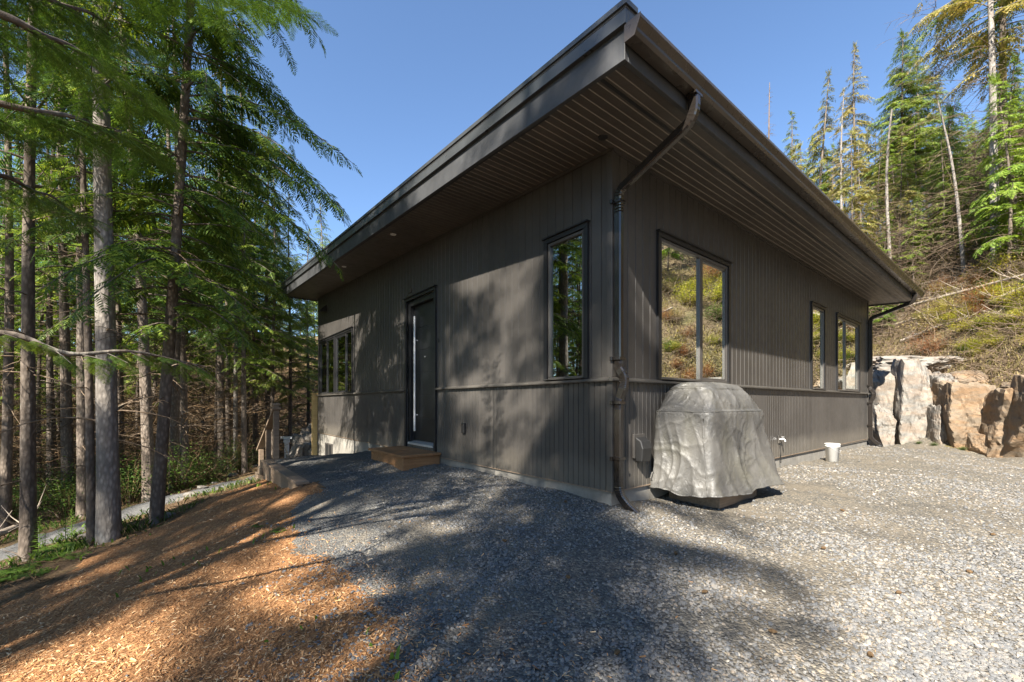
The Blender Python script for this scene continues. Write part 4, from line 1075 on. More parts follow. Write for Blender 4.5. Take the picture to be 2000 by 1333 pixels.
def trunk_path(Ht, lean, rs, wob=0.12, n=26, arc=0.0):
    t = np.linspace(0, 1, n); x = lean[0]*t*Ht+wob*np.sin(t*5+rs.uniform(0, 6))*t+arc*Ht*t**3; y = lean[1]*t*Ht+wob*np.sin(t*4+rs.uniform(0, 6))*t
    return np.stack([x-x[0], y-y[0], t*Ht], 1)
def conifer(seed, Ht, r0, cb, cr, lean=(0, 0), nb=70, droop=0.35, fl=0.42, fd=1.0, tmpl=None, needle='needle', bark='bark', dead=14, deadlen=0.9, top=0.0, wob=0.12, arc=0.0, taper=0.85, cone=1.0, root_name='conifer', azr=None, dead_top=False, base_flare=1.16, asym=0.0):
    """one conifer: empty root > trunk (with its limbs), crown, dead_branches.  cb = height where green crown starts, cr = crown radius"""
    rs = np.random.RandomState(seed); tmpl = tmpl or FR
    root = empty(root_name, (0, 0, 0))
    tp = trunk_path(Ht, lean, rs, wob, arc=arc); hs = tp[:, 2]/Ht
    rad = r0*(1-taper*hs); rad[0] *= base_flare; rad[1] *= 1+0.3*(base_flare-1)
    tp2 = np.vstack([[tp[0]-[0, 0, 0.4]], tp]); rad2 = np.concatenate([[rad[0]*1.1], rad])
    T = Tubes(); T.add(tp2, rad2, 12)
    # knots and bark irregularity
    v0 = T.V[0]; ph = rs.uniform(0, 6); 
    for i in range(len(v0)):
        c = tp2[i//12]; d = v0[i]-c; v0[i] = c+d*(1+0.07*mnoise.noise(Vector((v0[i][0]*9, v0[i][1]*9, v0[i][2]*2+seed))))
    at_ = lambda z: np.array([np.interp(z, tp[:, 2], tp[:, 0]), np.interp(z, tp[:, 2], tp[:, 1]), z])
    inst = []
    for k in range(nb):
        f = (k+rs.rand())/nb; z = cb+(Ht*0.99-cb)*f**0.92
        prof = (1-f)**0.75*cone+(1-cone)*(0.55)
        low = min(1, 0.55+2.2*f)
        L = max(0.18, cr*prof*low*rs.uniform(0.65, 1.15))
        a = rs.uniform(0, 2*math.pi) if azr is None else rs.uniform(*azr)
        if asym: L *= 1+asym*math.cos(a)
        o = np.array([math.cos(a), math.sin(a), 0]); p0 = at_(z); n = 9
        s = np.linspace(0, 1, n); up = rs.uniform(0.0, 0.25); dr = droop*rs.uniform(0.7, 1.4)
        bend = rs.uniform(-.25, .25); side = np.array([-o[1], o[0], 0])
        pts = p0+np.outer(s*L, o)+np.outer(L*bend*s*s, side)+np.outer(L*(up*s-dr*s*s), [0, 0, 1])
        T.add(pts, np.linspace(max(0.007, r0*0.16*(1-f)+0.006), 0.003, n), 4)
        nf = max(4, int(L/0.10*fd))
        for j in range(nf):
            q = 0.12+0.88*(j+rs.rand())/nf
            pos = np.array([np.interp(q, s, pts[:, c]) for c in range(3)])
            tang = pts[min(n-1, int(q*(n-1))+1)]-pts[int(q*(n-1)-1e-6)] if q < 1 else pts[-1]-pts[-2]
            tang = tang/np.linalg.norm(tang); sg = -1 if j % 2 else 1
            ang = math.radians(rs.uniform(25, 65))*sg*(1 if q < 0.93 else 0.1)
            d = tang*math.cos(ang)+side*math.sin(ang)+np.array([0, 0, -rs.uniform(0.0, 0.45)])
            l = fl*(1.05-0.55*q)*rs.uniform(0.7, 1.2)*min(1, 0.45+L/cr*0.8)
            inst.append((pos, d, np.array([rs.uniform(-.35, .35), rs.uniform(-.35, .35), 1.0]), l))
    if not dead_top and nb: inst += [(at_(Ht*0.985)+np.array([0, 0, -0.05*i]), np.array([rs.uniform(-.5, .5), rs.uniform(-.5, .5), 0.7]), np.array([1, 0, 0.1]), fl*0.6) for i in range(5)]
    if nb: T.add(np.array([at_(Ht*0.97), at_(Ht*0.97)+[0.03, 0.02, Ht*0.015], at_(Ht*0.97)+[0.12, 0.03, Ht*0.02]]), [0.012, 0.008, 0.004], 4)
    T.mesh('trunk', M[bark], root)
    if nb:
        Vf, Ff = place_fronds(inst, tmpl, seed); np_mesh('crown', Vf, Ff, M[needle], root)
    if dead:
        B = Tubes()
        for k in range(dead):
            z = rs.uniform(0.08*Ht if nb else 0.1*Ht, max(cb*1.15, 0.3*Ht) if nb else Ht*0.98); a = rs.uniform(0, 6.28); L = deadlen*rs.uniform(0.3, 1.2)*(1 if nb else (1.15-z/Ht))
            o = np.array([math.cos(a), math.sin(a), 0]); side = np.array([-o[1], o[0], 0]); n = 7; s = np.linspace(0, 1, n)
            cv = rs.uniform(-.35, .35); up = rs.uniform(-.15, .35); dr = rs.uniform(.1, .6)
            pts = at_(z)+np.outer(s*L, o)+np.outer(L*cv*s*s, side)+np.outer(L*(up*s-dr*s*s), [0, 0, 1])+rs.normal(0, 0.012*L, (n, 3))*s[:, None]
            B.add(pts, np.linspace(0.010, 0.003, n)*min(1.3, 0.5+r0*6), 4)
            for j in range(rs.randint(3, 8)):
                q = rs.randint(2, n-1); sg = rs.choice([-1, 1]); l = L*rs.uniform(.15, .4)
                d = o*0.6+side*sg*0.7+np.array([0, 0, rs.uniform(-.5, .2)]); e = pts[q]+d*l
                m_ = (pts[q]+e)/2+rs.normal(0, .03*l, 3)
                B.add(np.array([pts[q], m_, e+[0, 0, -.1*l]]), [0.005, 0.0035, 0.002], 3)
        B.mesh('dead_branches', M['deadtwig'], root)
    return root
def put(o, x, y, z, rz=0.0, sc=1.0, label=None, cat='tree', group=None):
    o.location = (x, y, z); o.rotation_euler = (0, 0, rz); o.scale = (sc, sc, sc*rnd.uniform(0.95, 1.05) if False else sc)
    tag(o, label, cat, group); return o

# hero trees by the mulch bed: (px, base py, width px, lean x, Ht, cb, cr, ...)
FG = 'conifers standing along the mulch bed'
def hero(px, py, wpx, topdx, Ht, cb, cr, seed, label, Y=None, **kw):
    """topdx: how far (px) the trunk has moved sideways at the top of the picture"""
    if Y is None: x, y, g = hit(px, py)
    else: x, y = at(px, Y), Y; g = H(x, y)
    hv = 1.0+(HZ/F)*y                       # height of the picture's top edge above the base, about
    lx = topdx/F*y/hv
    kw.setdefault('asym', 0.0)
    o = conifer(seed, Ht, wpx/F*y/2/1.15, cb, cr, lean=(lx, kw.pop('ly', 0.0)), **kw)
    return put(o, x, y, g-0.03, 0, 1, label, 'tree', FG)
hero(213, 1057, 41, -10, 15, 5.6, 2.4, 101, 'thickest pale grey conifer trunk at the edge of the mulch bed', bark='barkpale', taper=0.75, nb=60, dead=26, deadlen=1.2, needle='needle', wob=0.05)
hero(55, 1095, 28, 8, 13, 4.8, 2.2, 102, 'slim straight conifer nearest the left edge of the mulch bed', nb=55, dead=30, deadlen=0.8, needle='needledark', wob=0.05)
hero(179, 1066, 17, -18, 11, 4.6, 1.6, 103, 'very thin conifer stem just left of the thickest trunk', nb=40, dead=14, deadlen=0.6, wob=0.06)
hero(305, 1022, 25, 62, 15, 2.8, 2.4, 104, 'leaning conifer with a wide drooping green crown beside the mulch', nb=165, dead=16, deadlen=1.0, needle='needle', droop=0.5, fl=0.5, asym=0.1, wob=0.04, fd=1.5)
hero(292, 870, 24, -40, 15, 4.5, 2.4, 105, 'mid-distance conifer trunk curving left behind the leaning tree', Y=9.2, nb=55, dead=18, needle='needledark')
hero(341, 880, 20, 0, 15, 4.0, 2.5, 106, 'dark straight trunk behind the leaning conifer', Y=10.5, nb=70, dead=20, needle='needledark')
hero(163, 880, 22, -10, 15, 4.8, 2.4, 107, 'reddish conifer trunk seen just behind the thin stem', Y=8.6, nb=55, dead=16, needle='needle')
hero(10, 980, 20, 6, 14, 4.6, 2.2, 108, 'conifer trunk cut by the left picture edge', Y=8.0, nb=60, dead=20, needle='needledark')
hero(98, 900, 14, 10, 15, 5.0, 2.0, 109, 'slender conifer between the two nearest left trunks', Y=11.5, nb=55, dead=18)
hero(459, 888, 10, 4, 14, 4.2, 2.3, 110, 'slender grey trunk right of centre in the left forest', Y=13.8, nb=70, dead=20, needle='needledark', bark='barkpale')
hero(447, 886, 12, -6, 14, 4.4, 2.2, 111, 'darker trunk paired closely with the slender grey trunk', Y=14.6, nb=60, dead=20)
hero(497, 880, 9, 6, 13, 3.0, 2.4, 112, 'thin conifer above the far end of the handrail', Y=15.5, nb=80, dead=16)
hero(422, 885, 9, 4, 13, 4.0, 2.2, 113, 'thin dark trunk left of the paired grey trunks', Y=14.0, nb=60, dead=20)
hero(566, 878, 9, 0, 10.5, 2.4, 2.6, 114, 'conifer directly behind the white boulder pile', Y=16.5, nb=95, dead=16, needle='needlemid')
hero(602, 860, 8, 0, 10.0, 1.6, 2.4, 115, 'bright green conifer against the far house corner', Y=19, nb=95, dead=8, needle='needlebright')
hero(235, 880, 14, 0, 15, 4.5, 2.3, 116, 'plain trunk right behind the thickest pale trunk', Y=13, nb=60, dead=20)
hero(478, 880, 11, -8, 13, 3.0, 2.2, 118, 'well-leafed conifer between the paired grey trunks and the handrail', Y=11.8, nb=110, dead=18, needle='needle', fd=1.2)
hero(532, 880, 9, 4, 11, 2.6, 2.1, 119, 'green conifer rising straight behind the handrail posts', Y=14.5, nb=100, dead=14, needle='needlemid', fd=1.2)
hero(395, 870, 9, 12, 14, 3.4, 2.3, 117, 'thin trunk half hidden by the shrubs below the path', Y=16, nb=70, dead=16)

# prototypes for the forest, copied with shared meshes
PR = [conifer(201+i, h_, r_, cb_, cr_, lean=(l_, 0), nb=nb_, tmpl=FRF, needle=nd, dead=dd_, deadlen=1.2, fl=0.55, fd=0.9, wob=0.2)
      for i, (h_, r_, cb_, cr_, l_, nb_, nd, dd_) in enumerate([(13, .10, 4.5, 2.0, .02, 62, 'needle', 34), (15, .12, 5.5, 2.3, -.02, 66, 'needledark', 40), (11, .08, 2.8, 1.9, 0, 62, 'needlemid', 30), (14, .11, 3.2, 2.4, .015, 78, 'needle', 40), (9, .07, 1.2, 1.8, 0, 66, 'needlebright', 12)])]
GL = ['slender conifer crowded in the forest behind the left trunks', 'tall dark conifer in the forest behind the left trunks', 'yellow-green conifer in the forest behind the left trunks', 'full-crowned conifer in the forest behind the left trunks', 'bright young conifer in the forest behind the left trunks']
used = [False]*len(PR)
def forest(i, x, y, sc, rz, label, group, dz=-0.05, name=None):
    o = PR[i] if not used[i] else copy_tree(PR[i])
    used[i] = True
    return put(o, x, y, H(x, y)+dz, rz, sc, label, 'tree', group)
placed = []
fr_ = random.Random(42)
def free(x, y, d):
    return all((x-a)**2+(y-b_)**2 > d*d for a, b_ in placed)
cnt = 0
while cnt < 88:
    Y = 10+fr_.random()**1.25*32; px = fr_.uniform(-120, 640); x = at(px, Y); u, v = w2uv(x, Y)
    if (u > -2.5 and v < 13) or seg_dist(np.array([[x, Y]]), PATH)[0] < 1.3 or not free(x, Y, 1.15): continue
    if px > 545 and Y < 24: continue
    i = fr_.choice([0, 1, 2, 3, 3, 1, 4 if Y > 14 else 0]); 
    sc = fr_.uniform(0.85, 1.15)
    topy = HZ-(H(x, Y)+[13, 15, 11, 14, 9][i]*sc)*F/Y
    lim = 330+ (px-560)*0.7 if px > 540 else (130 if px > 440 else -999)
    if topy < lim: sc *= max(0.45, (HZ-lim-60*fr_.random())/(HZ-topy)); 
    if sc < 0.46: continue
    placed.append((x, Y)); cnt += 1
    forest(i, x, Y, sc, fr_.uniform(0, 6.28), GL[i], GL[i].replace('conifer', 'conifers'))
# trees whose tops show above and behind the house / off to the left, mirrored in the panes
cnt = 0
while cnt < 22:
    x = fr_.uniform(-26, -12.5); y = fr_.uniform(-2, 9)
    if abs(x/y if y else 9) < 1.3 and y > 0: continue
    if not free(x, y, 1.6): continue
    placed.append((x, y)); cnt += 1; i = fr_.choice([0, 1, 3])
    forest(i, x, y, fr_.uniform(.8, 1.1), fr_.uniform(0, 6.28), GL[i], GL[i].replace('conifer', 'conifers'))

# shade trees behind and left of the camera (their shadows fall over the drive and the house)
SP_ = [conifer(251+i, h_, .16, cb_, cr_, nb=nb_, tmpl=FRF, needle='needledark', dead=30, deadlen=1.4, fl=0.55, fd=0.95, wob=.2) for i, (h_, cb_, cr_, nb_) in enumerate([(20, 9.5, 2.7, 84), (19, 10.5, 2.2, 72), (18, 6.0, 2.7, 72)])]
sq = [0, 0, 0]
def shade(x, y, sc, i, rz):
    o = copy_tree(SP_[i]) if sq[i] else SP_[i]; sq[i] = 1
    placed.append((x, y)); put(o, x, y, H(x, y)-.05, rz, sc, 'tall conifer standing outside the picture near the mulch bed', 'tree', 'conifers outside the picture near the mulch bed')
SHADE = [(-4.5, -5.6, 1.0, 2, 0.3), (-6.2, -9.2, 1.1, 2, 2.0), (-6.6, -3.6, 0.95, 1, 1.0),
         (-9.6, -8.8, 1.1, 0, 1.7), (-11.2, -5.2, 1.0, 1, 2.5), (-8.7, -6.2, 1.1, 1, 4.0), (-7.1, -10.4, 1.05, 0, 0.2), (-10.9, -8.6, 1.15, 0, 3.3)]
for s_ in SHADE: shade(*s_)

cnt = 0        # the forest goes on outside the frame to the left and behind
while cnt < 28:
    x = fr_.uniform(-34, 4); y = fr_.uniform(-34, 10); w_ = x*.891-y*.454
    if not ((x < -13.5 and y > -8) or (y < -14 and w_ < -0.5) or y < -25 or (x < -14)): continue
    if y > 0 and x > -1.35*y-2: continue
    if not free(x, y, 2.0): continue
    placed.append((x, y)); cnt += 1
    o = copy_tree(SP_[cnt % 2]); put(o, x, y, H(x, y)-.05, fr_.uniform(0, 6), fr_.uniform(.85, 1.1), 'tall conifer standing outside the picture near the mulch bed', 'tree', 'conifers outside the picture near the mulch bed')
# ------------------------------------------------------------------ right-hand hill
HG = 'conifers on the slope above the rock face'
def hill_tree(px, toppy, Y, seed, label, **kw):
    x = at(px, Y); g = H(x, Y); Ht = (HZ-toppy)/F*Y-g
    kw.setdefault('r0', 0.007*Ht+0.02); kw.setdefault('cb', Ht*0.3); kw.setdefault('cr', Ht*0.14)
    o = conifer(seed, Ht, **kw); return put(o, x, Y, g, 0, 1, label, 'tree', HG)
hill_tree(1503, 160, 40, 301, 'dead bare purple-grey conifer rising over the roof edge', cb=99, nb=0, dead=150, deadlen=1.5, bark='deadtwig')
hill_tree(1546, 215, 34, 302, 'short narrow conifer left of the olive one above the gutter', nb=80, tmpl=FRF, needle='needlemid', fl=0.6, droop=.3)
hill_tree(1598, 140, 29, 303, 'olive conifer with a nodding tip above the gutter', nb=100, tmpl=FRF, needle='needleolive', arc=0.05, fl=0.65, droop=.6, cb=3)
hill_tree(1646, 170, 23, 304, 'nearly bare pale stem with brown tufts among the slope conifers', nb=34, tmpl=FRF, needle='needleolive', fl=0.35, droop=.5, cb=6.5, cr=0.9, dead=60, deadlen=1.2, bark='barkpale')
hill_tree(1672, 82, 27, 305, 'tall narrow drooping conifer in the middle of the slope', nb=110, tmpl=FRF, needle='needleolive', fl=0.5, droop=.7, cb=4, cr=2.0)
hill_tree(1738, 215, 18, 306, 'bare pale pole-like stem in front of the densest conifer', nb=0, cb=99, dead=110, deadlen=1.3, bark='barkpale', taper=.6)
hill_tree(1762, 62, 25, 307, 'densest tall conifer on the slope with olive top', nb=170, tmpl=FRF, needle='needlemid', fl=0.65, droop=.35, cb=3.5, cr=2.6)
hill_tree(1792, 90, 27, 308, 'second tall conifer close behind the densest one', nb=130, tmpl=FRF, needle='needlemid', fl=0.6, droop=.4, cb=4, cr=2.5)
hill_tree(1884, 185, 15.5, 309, 'thin grey stem leaning left over the slope', nb=16, tmpl=FRF, needle='needleolive', fl=0.4, cb=9, cr=0.9, dead=90, deadlen=1.7, lean=(-0.09, 0), arc=-0.05, bark='barkpale', taper=.7)
hill_tree(1946, -420, 14.5, 310, 'largest grey trunk at the right of the slope', r0=0.13, nb=75, tmpl=FRF, needle='needleolive', fl=0.6, cb=7.0, cr=2.9, dead=70, deadlen=1.8, lean=(-0.03, 0), droop=.5, bark='barkpale')
hill_tree(1962, -380, 15.8, 311, 'darker trunk just right of the largest grey trunk', r0=0.15, nb=75, tmpl=FRF, needle='needlemid', fl=0.6, cb=7.5, cr=2.8, dead=70, deadlen=1.8, lean=(-0.01, 0), droop=.5)
HP = [conifer(330+i, h_, r_, cb_, cr_, nb=nb_, tmpl=FRF, needle=nd, dead=dd_, deadlen=1.5, fl=0.6, droop=.45, wob=0.2) for i, (h_, r_, cb_, cr_, nb_, nd, dd_) in enumerate([(10, .08, 2.2, 1.6, 80, 'needlemid', 30), (12, .09, 4.5, 1.6, 60, 'needleolive', 70), (7, .06, 0.8, 1.5, 70, 'needlebright', 12), (13, .10, 5.5, 2.2, 70, 'needle', 60)])]
HL = ['green conifer filling the slope behind the named trunks', 'olive sparse conifer filling the slope behind the bare stems', 'bright young conifer low on the wooded slope', 'dark conifer with many dead branches on the wooded slope']
hu = [False]*4
def hillcopy(i, x, y, sc, rz):
    o = HP[i] if not hu[i] else copy_tree(HP[i])
    hu[i] = True
    return put(o, x, y, H(x, y)-.05, rz, sc, HL[i], 'tree', HL[i].replace('conifer', 'conifers'))
hr = random.Random(9); cnt = 0
LIMX = [1480, 1530, 1600, 1700, 1820, 1900, 2000, 2300]; LIMY = [330, 250, 260, 240, 200, 190, 100, -600]
while cnt < 75:
    Y = hr.uniform(13, 38); px = hr.uniform(1520, 2240); x = at(px, Y); g = H(x, Y)
    if not free(x, Y, 1.3) or x < 13.2: continue
    if px < 1880 and Y < 18: continue
    i = hr.choice([0, 1, 3, 0, 2, 1]); hh = [10, 12, 7, 13][i]; sc = hr.uniform(0.75, 1.15)
    topy = HZ-(g+hh*sc)*F/Y; lim = np.interp(px, LIMX, LIMY)
    if topy < lim: sc *= max(0.4, (HZ-lim-40*hr.random()-g*F/Y)/(HZ-topy-g*F/Y))
    if sc < .42: continue
    placed.append((x, Y)); cnt += 1; hillcopy(i, x, Y, sc, hr.uniform(0, 6.28))
for k in range(30):      # young bright trees low on the wooded slope
    px = hr.uniform(1600, 2020); Y = hr.uniform(16.5, 24); x = at(px, Y)
    if x < 14 or not free(x, Y, 0.8): continue
    placed.append((x, Y)); hillcopy(hr.choice([2, 2, 0]), x, Y, hr.uniform(.35, .62), hr.uniform(0, 6.28))
cnt = 0        # the slope continues to the right of the frame (mirrored in the panes)
while cnt < 30:
    x = hr.uniform(16, 34); y = hr.uniform(-12, 12)
    if x/max(y, .1) < 1.4 or not free(x, y, 1.6): continue
    placed.append((x, y)); cnt += 1; hillcopy(hr.choice([0, 1, 2, 3]), x, y, hr.uniform(.6, 1.0), hr.uniform(0, 6.28))
# ------------------------------------------------------------------ boughs reaching into the picture from a tree left of the frame
ov = empty('conifer', (-4.6, 0.9, H(-4.6, 0.9)))
tag(ov, 'near conifer outside the left edge whose drooping green boughs hang across the top left corner', 'tree')
OX, OY, OZ = ov.location
tb = Tubes(); zz = np.linspace(-0.3, 9, 20); tb.add(np.stack([0.02*zz, 0*zz, zz], 1), 0.15-0.012*np.clip(zz, 0, 9), 12); tb.mesh('trunk', M['bark'], ov)
def bough(pts, seed, dens=14, fl=0.26, needle='needle', r=0.012, start=0.15, label=None):
    """pts: (px, py, Y) along the branch"""
    rs = np.random.RandomState(seed)
    P = np.array([[at(px, Y), Y, (HZ-py)/F*Y] for px, py, Y in pts])
    root_ = np.array([-4.5, 0.95, P[0][2]+0.1]); P = np.vstack([root_, P])
    t = np.linspace(0, 1, len(P)); tt = np.linspace(0, 1, 30)
    C_ = np.stack([np.interp(tt, t, P[:, c]) for c in range(3)], 1)
    for _ in range(3): C_[1:-1] = (C_[:-2]+2*C_[1:-1]+C_[2:])/4
    C_[:, 2] += 0.012*np.sin(tt*19+seed)
    off = np.array([OX, OY, OZ]); T = Tubes(); T.add(C_-off, np.linspace(r*1.7, 0.003, 30), 6)
    seg = np.linalg.norm(np.diff(C_, axis=0), axis=1); cum_ = np.concatenate([[0], np.cumsum(seg)]); Lt = cum_[-1]
    inst = []; n = int(Lt*dens)
    for j in range(n):
        s_ = start+(1-start)*(j+rs.rand()*0.7)/n; L0 = s_*Lt
        pos = np.array([np.interp(L0, cum_, C_[:, c]) for c in range(3)]); k = min(28, int(s_*29)); tg = C_[k+1]-C_[k]; tg /= np.linalg.norm(tg)
        sd = np.cross([0, 0, 1], tg); sd /= np.linalg.norm(sd); sg = -1 if j % 2 else 1
        a = math.radians(rs.uniform(30, 65)); d = tg*math.cos(a)+sd*sg*math.sin(a)+np.array([0, 0, -rs.uniform(0.05, 0.5)])
        l1 = fl*rs.uniform(0.7, 1.3)*(1.15-0.45*s_)
        # a side twig carrying three sprays
        e = pos+d/np.linalg.norm(d)*l1*1.1+np.array([0, 0, -0.06*l1]); T.add(np.array([pos, (pos+e)/2+[0, 0, .02*l1], e])-off, [0.0035, 0.0025, 0.0015], 3)
        inst.append((e-off, d+[0, 0, -.25], np.array([rs.uniform(-.3, .3), rs.uniform(-.3, .3), 1.0]), l1))
        for q in (0.3, 0.62):
            for s2 in (-1, 1):
                b_ = math.radians(38)*s2; dd_ = np.array([d[0]*math.cos(b_)-d[1]*math.sin(b_), d[0]*math.sin(b_)+d[1]*math.cos(b_), d[2]-.1])
                inst.append((pos+(e-pos)*q-off, dd_, np.array([rs.uniform(-.3, .3), rs.uniform(-.3, .3), 1.0]), l1*rs.uniform(.6, .85)))
    o = T.mesh('bough', M['bark'], ov)
    Vf, Ff = place_fronds(inst, FRH, seed); np_mesh('needles', Vf, Ff, M[needle], o)
bough([(-90, 640, 1.75), (20, 655, 1.85), (120, 688, 1.95), (230, 690, 2.1), (330, 694, 2.25), (400, 720, 2.4)], 1, dens=8, fl=0.13, start=0.66)
bough([(-120, 10, 1.5), (40, 40, 1.6), (130, 90, 1.75), (220, 150, 1.95), (300, 220, 2.2)], 2, dens=11, fl=0.17, start=0.62, needle='needledark')
bough([(-120, 190, 1.8), (40, 205, 1.9), (150, 235, 2.1), (240, 270, 2.4), (300, 310, 2.7)], 3, dens=10, fl=0.18, start=0.62, needle='needledark')
bough([(-200, -160, 1.6), (100, -90, 2.0), (300, -50, 2.4), (470, -15, 2.8), (570, 15, 3.2)], 4, dens=11, fl=0.2, start=0.5, needle='needledark')
bough([(-120, 330, 2.0), (20, 350, 2.2), (90, 380, 2.5), (150, 420, 2.8)], 5, dens=8, fl=0.17, start=0.6, needle='needledark')
bough([(-150, -60, 1.7), (60, -20, 1.9), (180, 30, 2.2), (260, 90, 2.5)], 6, dens=11, fl=0.2, start=0.5, needle='needledark')

# ------------------------------------------------------------------ leafy shrubs, ferns, weeds
def leaf_quad(V, Fq, p, d, n_, L, w_):
    s = np.cross(n_, d); s /= max(1e-6, np.linalg.norm(s)); k = len(V)
    V.extend([p, p+d*L*0.5+s*w_, p+d*L-np.array([0, 0, .1*L]), p+d*L*0.5-s*w_]); Fq.append((k, k+1, k+2, k+3))
def shrub(name, seed, rw, rh, stems, leaves, leaf, mat):
    rs = np.random.RandomState(seed); root = empty(name, (0, 0, 0)); T = Tubes(); V = []; Fq = []
    for _ in range(stems):
        a = rs.uniform(0, 6.28); r_ = rw*math.sqrt(rs.rand()); top = np.array([math.cos(a)*r_, math.sin(a)*r_, rh*rs.uniform(0.5, 1.0)*(1-0.4*(r_/rw)**2)])
        base = top*[0.15, 0.15, 0]; n = 7; s = np.linspace(0, 1, n)[:, None]
        pts = base+(top-base)*s**[[1.4, 1.4, 0.9]]+rs.normal(0, 0.02*rh, (n, 3))*s
        T.add(pts, np.linspace(0.007, 0.002, n)*max(.7, rh), 3)
        for _ in range(leaves):
            q = rs.uniform(0.25, 1); c = np.array([np.interp(q, s[:, 0], pts[:, k]) for k in range(3)])
            c = c+rs.normal(0, 0.10*rh+0.03, 3); d = rs.normal(0, 1, 3); d[2] = abs(d[2])*0.3-0.1; d /= np.linalg.norm(d)
            nn = np.array([rs.normal(0, .4), rs.normal(0, .4), 1.0]); leaf_quad(V, Fq, c, d, nn, leaf*rs.uniform(.6, 1.3), leaf*0.28)
    T.mesh('stems', M['brush'], root); np_mesh('foliage', V, np.array(Fq), M[mat], root); return root
def fern(seed):
    rs = np.random.RandomState(seed); root = empty('fern', (0, 0, 0)); V = []; Fq = []
    for k in range(9):
        a = k*0.7+rs.uniform(0, .3); o = np.array([math.cos(a), math.sin(a), 0]); L = rs.uniform(.28, .42); sd = np.array([-o[1], o[0], 0])
        for j in range(16):
            q = (j+1)/17; p = o*L*q+np.array([0, 0, L*(0.95*q-0.8*q*q)]); l = 0.11*math.sin(math.pi*min(1, q*.85+.15))**.8*(1-q*.3)
            for s_ in (-1, 1): leaf_quad(V, Fq, p, (sd*s_*0.95+o*.3)/1.0, np.array([0, 0, 1.0]), l, 0.014)
        leaf_quad(V, Fq, np.zeros(3), (o+np.array([0, 0, .6]))/1.17, sd*0+np.array([0, 0, 1.0]), L*.8, .005)
    np_mesh('fronds', V, np.array(Fq), M['fern'], root); return root
def spire(seed, h=0.55, mat='fern'):
    rs = np.random.RandomState(seed); root = empty('weed', (0, 0, 0)); T = Tubes(); z = np.linspace(0, h, 8); b_ = rs.uniform(-.1, .1)
    T.add(np.stack([b_*z*z, 0*z, z], 1), np.linspace(.006, .002, 8), 4); V = []; Fq = []
    for j in range(46):
        q = 0.15+.85*j/46; a = j*2.4; o = np.array([math.cos(a), math.sin(a), 0.25]); leaf_quad(V, Fq, np.array([b_*(q*h)**2, 0, q*h]), o/np.linalg.norm(o), np.array([0, 0, 1.0]), 0.10*(1.1-q)+.02, .011)
    T.mesh('stalk', M['fern'], root); np_mesh('leaves', V, np.array(Fq), M[mat], root); return root

SH = [shrub('shrub', 501, 0.9, 1.3, 40, 62, 0.05, 'shrub'), shrub('shrub', 502, 0.7, 0.8, 40, 55, 0.06, 'shrub'), shrub('shrub', 503, 0.8, 0.8, 40, 50, 0.06, 'shrubyellow'), shrub('shrub', 504, 0.9, 1.0, 42, 34, 0.055, 'drygrass'), shrub('shrub', 505, 0.9, 1.2, 46, 40, 0.06, 'orangeleaf')]
su = [0]*len(SH)
def plant(i, x, y, sc, rz, label, group):
    o = SH[i] if not su[i] else copy_tree(SH[i]); su[i] = 1
    return put(o, x, y, H(x, y)-0.02, rz, sc, label, 'shrub', group)
pr = random.Random(3)
G1 = 'green shrubs between the path and the forest'
for k, (px, Y, sc, lab) in enumerate([(410, 10.8, 1.0, 'green shrub right of the leaning conifer beyond the path'), (350, 9.8, 1.15, 'dense green shrub between the trunks beyond the path'), (255, 9.2, 1.1, 'leafy green shrub seen just right of the thickest trunk'), (130, 8.8, 1.2, 'broad green shrub between the two nearest left trunks'), (20, 8.6, 1.1, 'leafy green shrub at the left edge beyond the path'), (470, 12.5, .9, 'low green shrub left of the handrail'), (90, 10.0, 1.0, 'green shrub in the shade deeper in the left forest'), (300, 11.5, 1.2, 'rounded green shrub behind the leaning trunk'), (200, 11.2, 1.2, 'tall green shrub behind the thickest trunk'), (-60, 9.0, 1.2, 'green shrub just outside the left edge')]):
    plant(k % 2 if k > 5 else 0, at(px, Y), Y, sc*pr.uniform(.7, 1.0), pr.uniform(0, 6), lab, G1)
G2 = 'small green shrubs scattered through the left forest'
for k in range(34):
    Y = pr.uniform(10.5, 26); px = pr.uniform(-80, 600); x = at(px, Y)
    if seg_dist(np.array([[x, Y]]), PATH)[0] < 0.9 or w2uv(x, Y)[0] > -2.6: continue
    plant(pr.choice([0, 0, 1, 3]), x, Y, pr.uniform(.6, 1.2), pr.uniform(0, 6), 'small leafy shrub scattered through the left forest', G2)
G3 = 'shrubs on the slope above the rocks'
for k in range(120):
    y = pr.uniform(-8, 24) if k % 3 else pr.uniform(8, 20); x = pr.uniform(11.9, 19 if y < 14 else 24)
    i = pr.choice([2, 3, 4, 3, 2, 1, 4] if y < 8 else [2, 2, 3, 2, 3, 1, 4])
    plant(i, x, y, pr.uniform(.3, .75) if y > 7 and x < 14 else pr.uniform(.45, 1.1), pr.uniform(0, 6), {1: 'small green shrub on the slope above the rocks', 2: 'bright yellow-green shrub on the slope above the rocks', 3: 'dry straw-coloured shrub on the slope above the rocks', 4: 'rusty brown withered shrub on the slope above the rocks'}[i], G3+' '+str(['green', 'yellow', 'straw', 'rusty'][i-1]))
for k in range(70):
    y = pr.uniform(-7, 8); x = pr.uniform(12.3, 18); i = pr.choice([4, 4, 2, 1, 3])
    plant(i, x, y, pr.uniform(.4, .9), pr.uniform(0, 6), {1: 'small green shrub on the slope above the rocks', 2: 'bright yellow-green shrub on the slope above the rocks', 3: 'dry straw-coloured shrub on the slope above the rocks', 4: 'rusty brown withered shrub on the slope above the rocks'}[i], G3+' '+str(['green', 'yellow', 'straw', 'rusty'][i-1]))
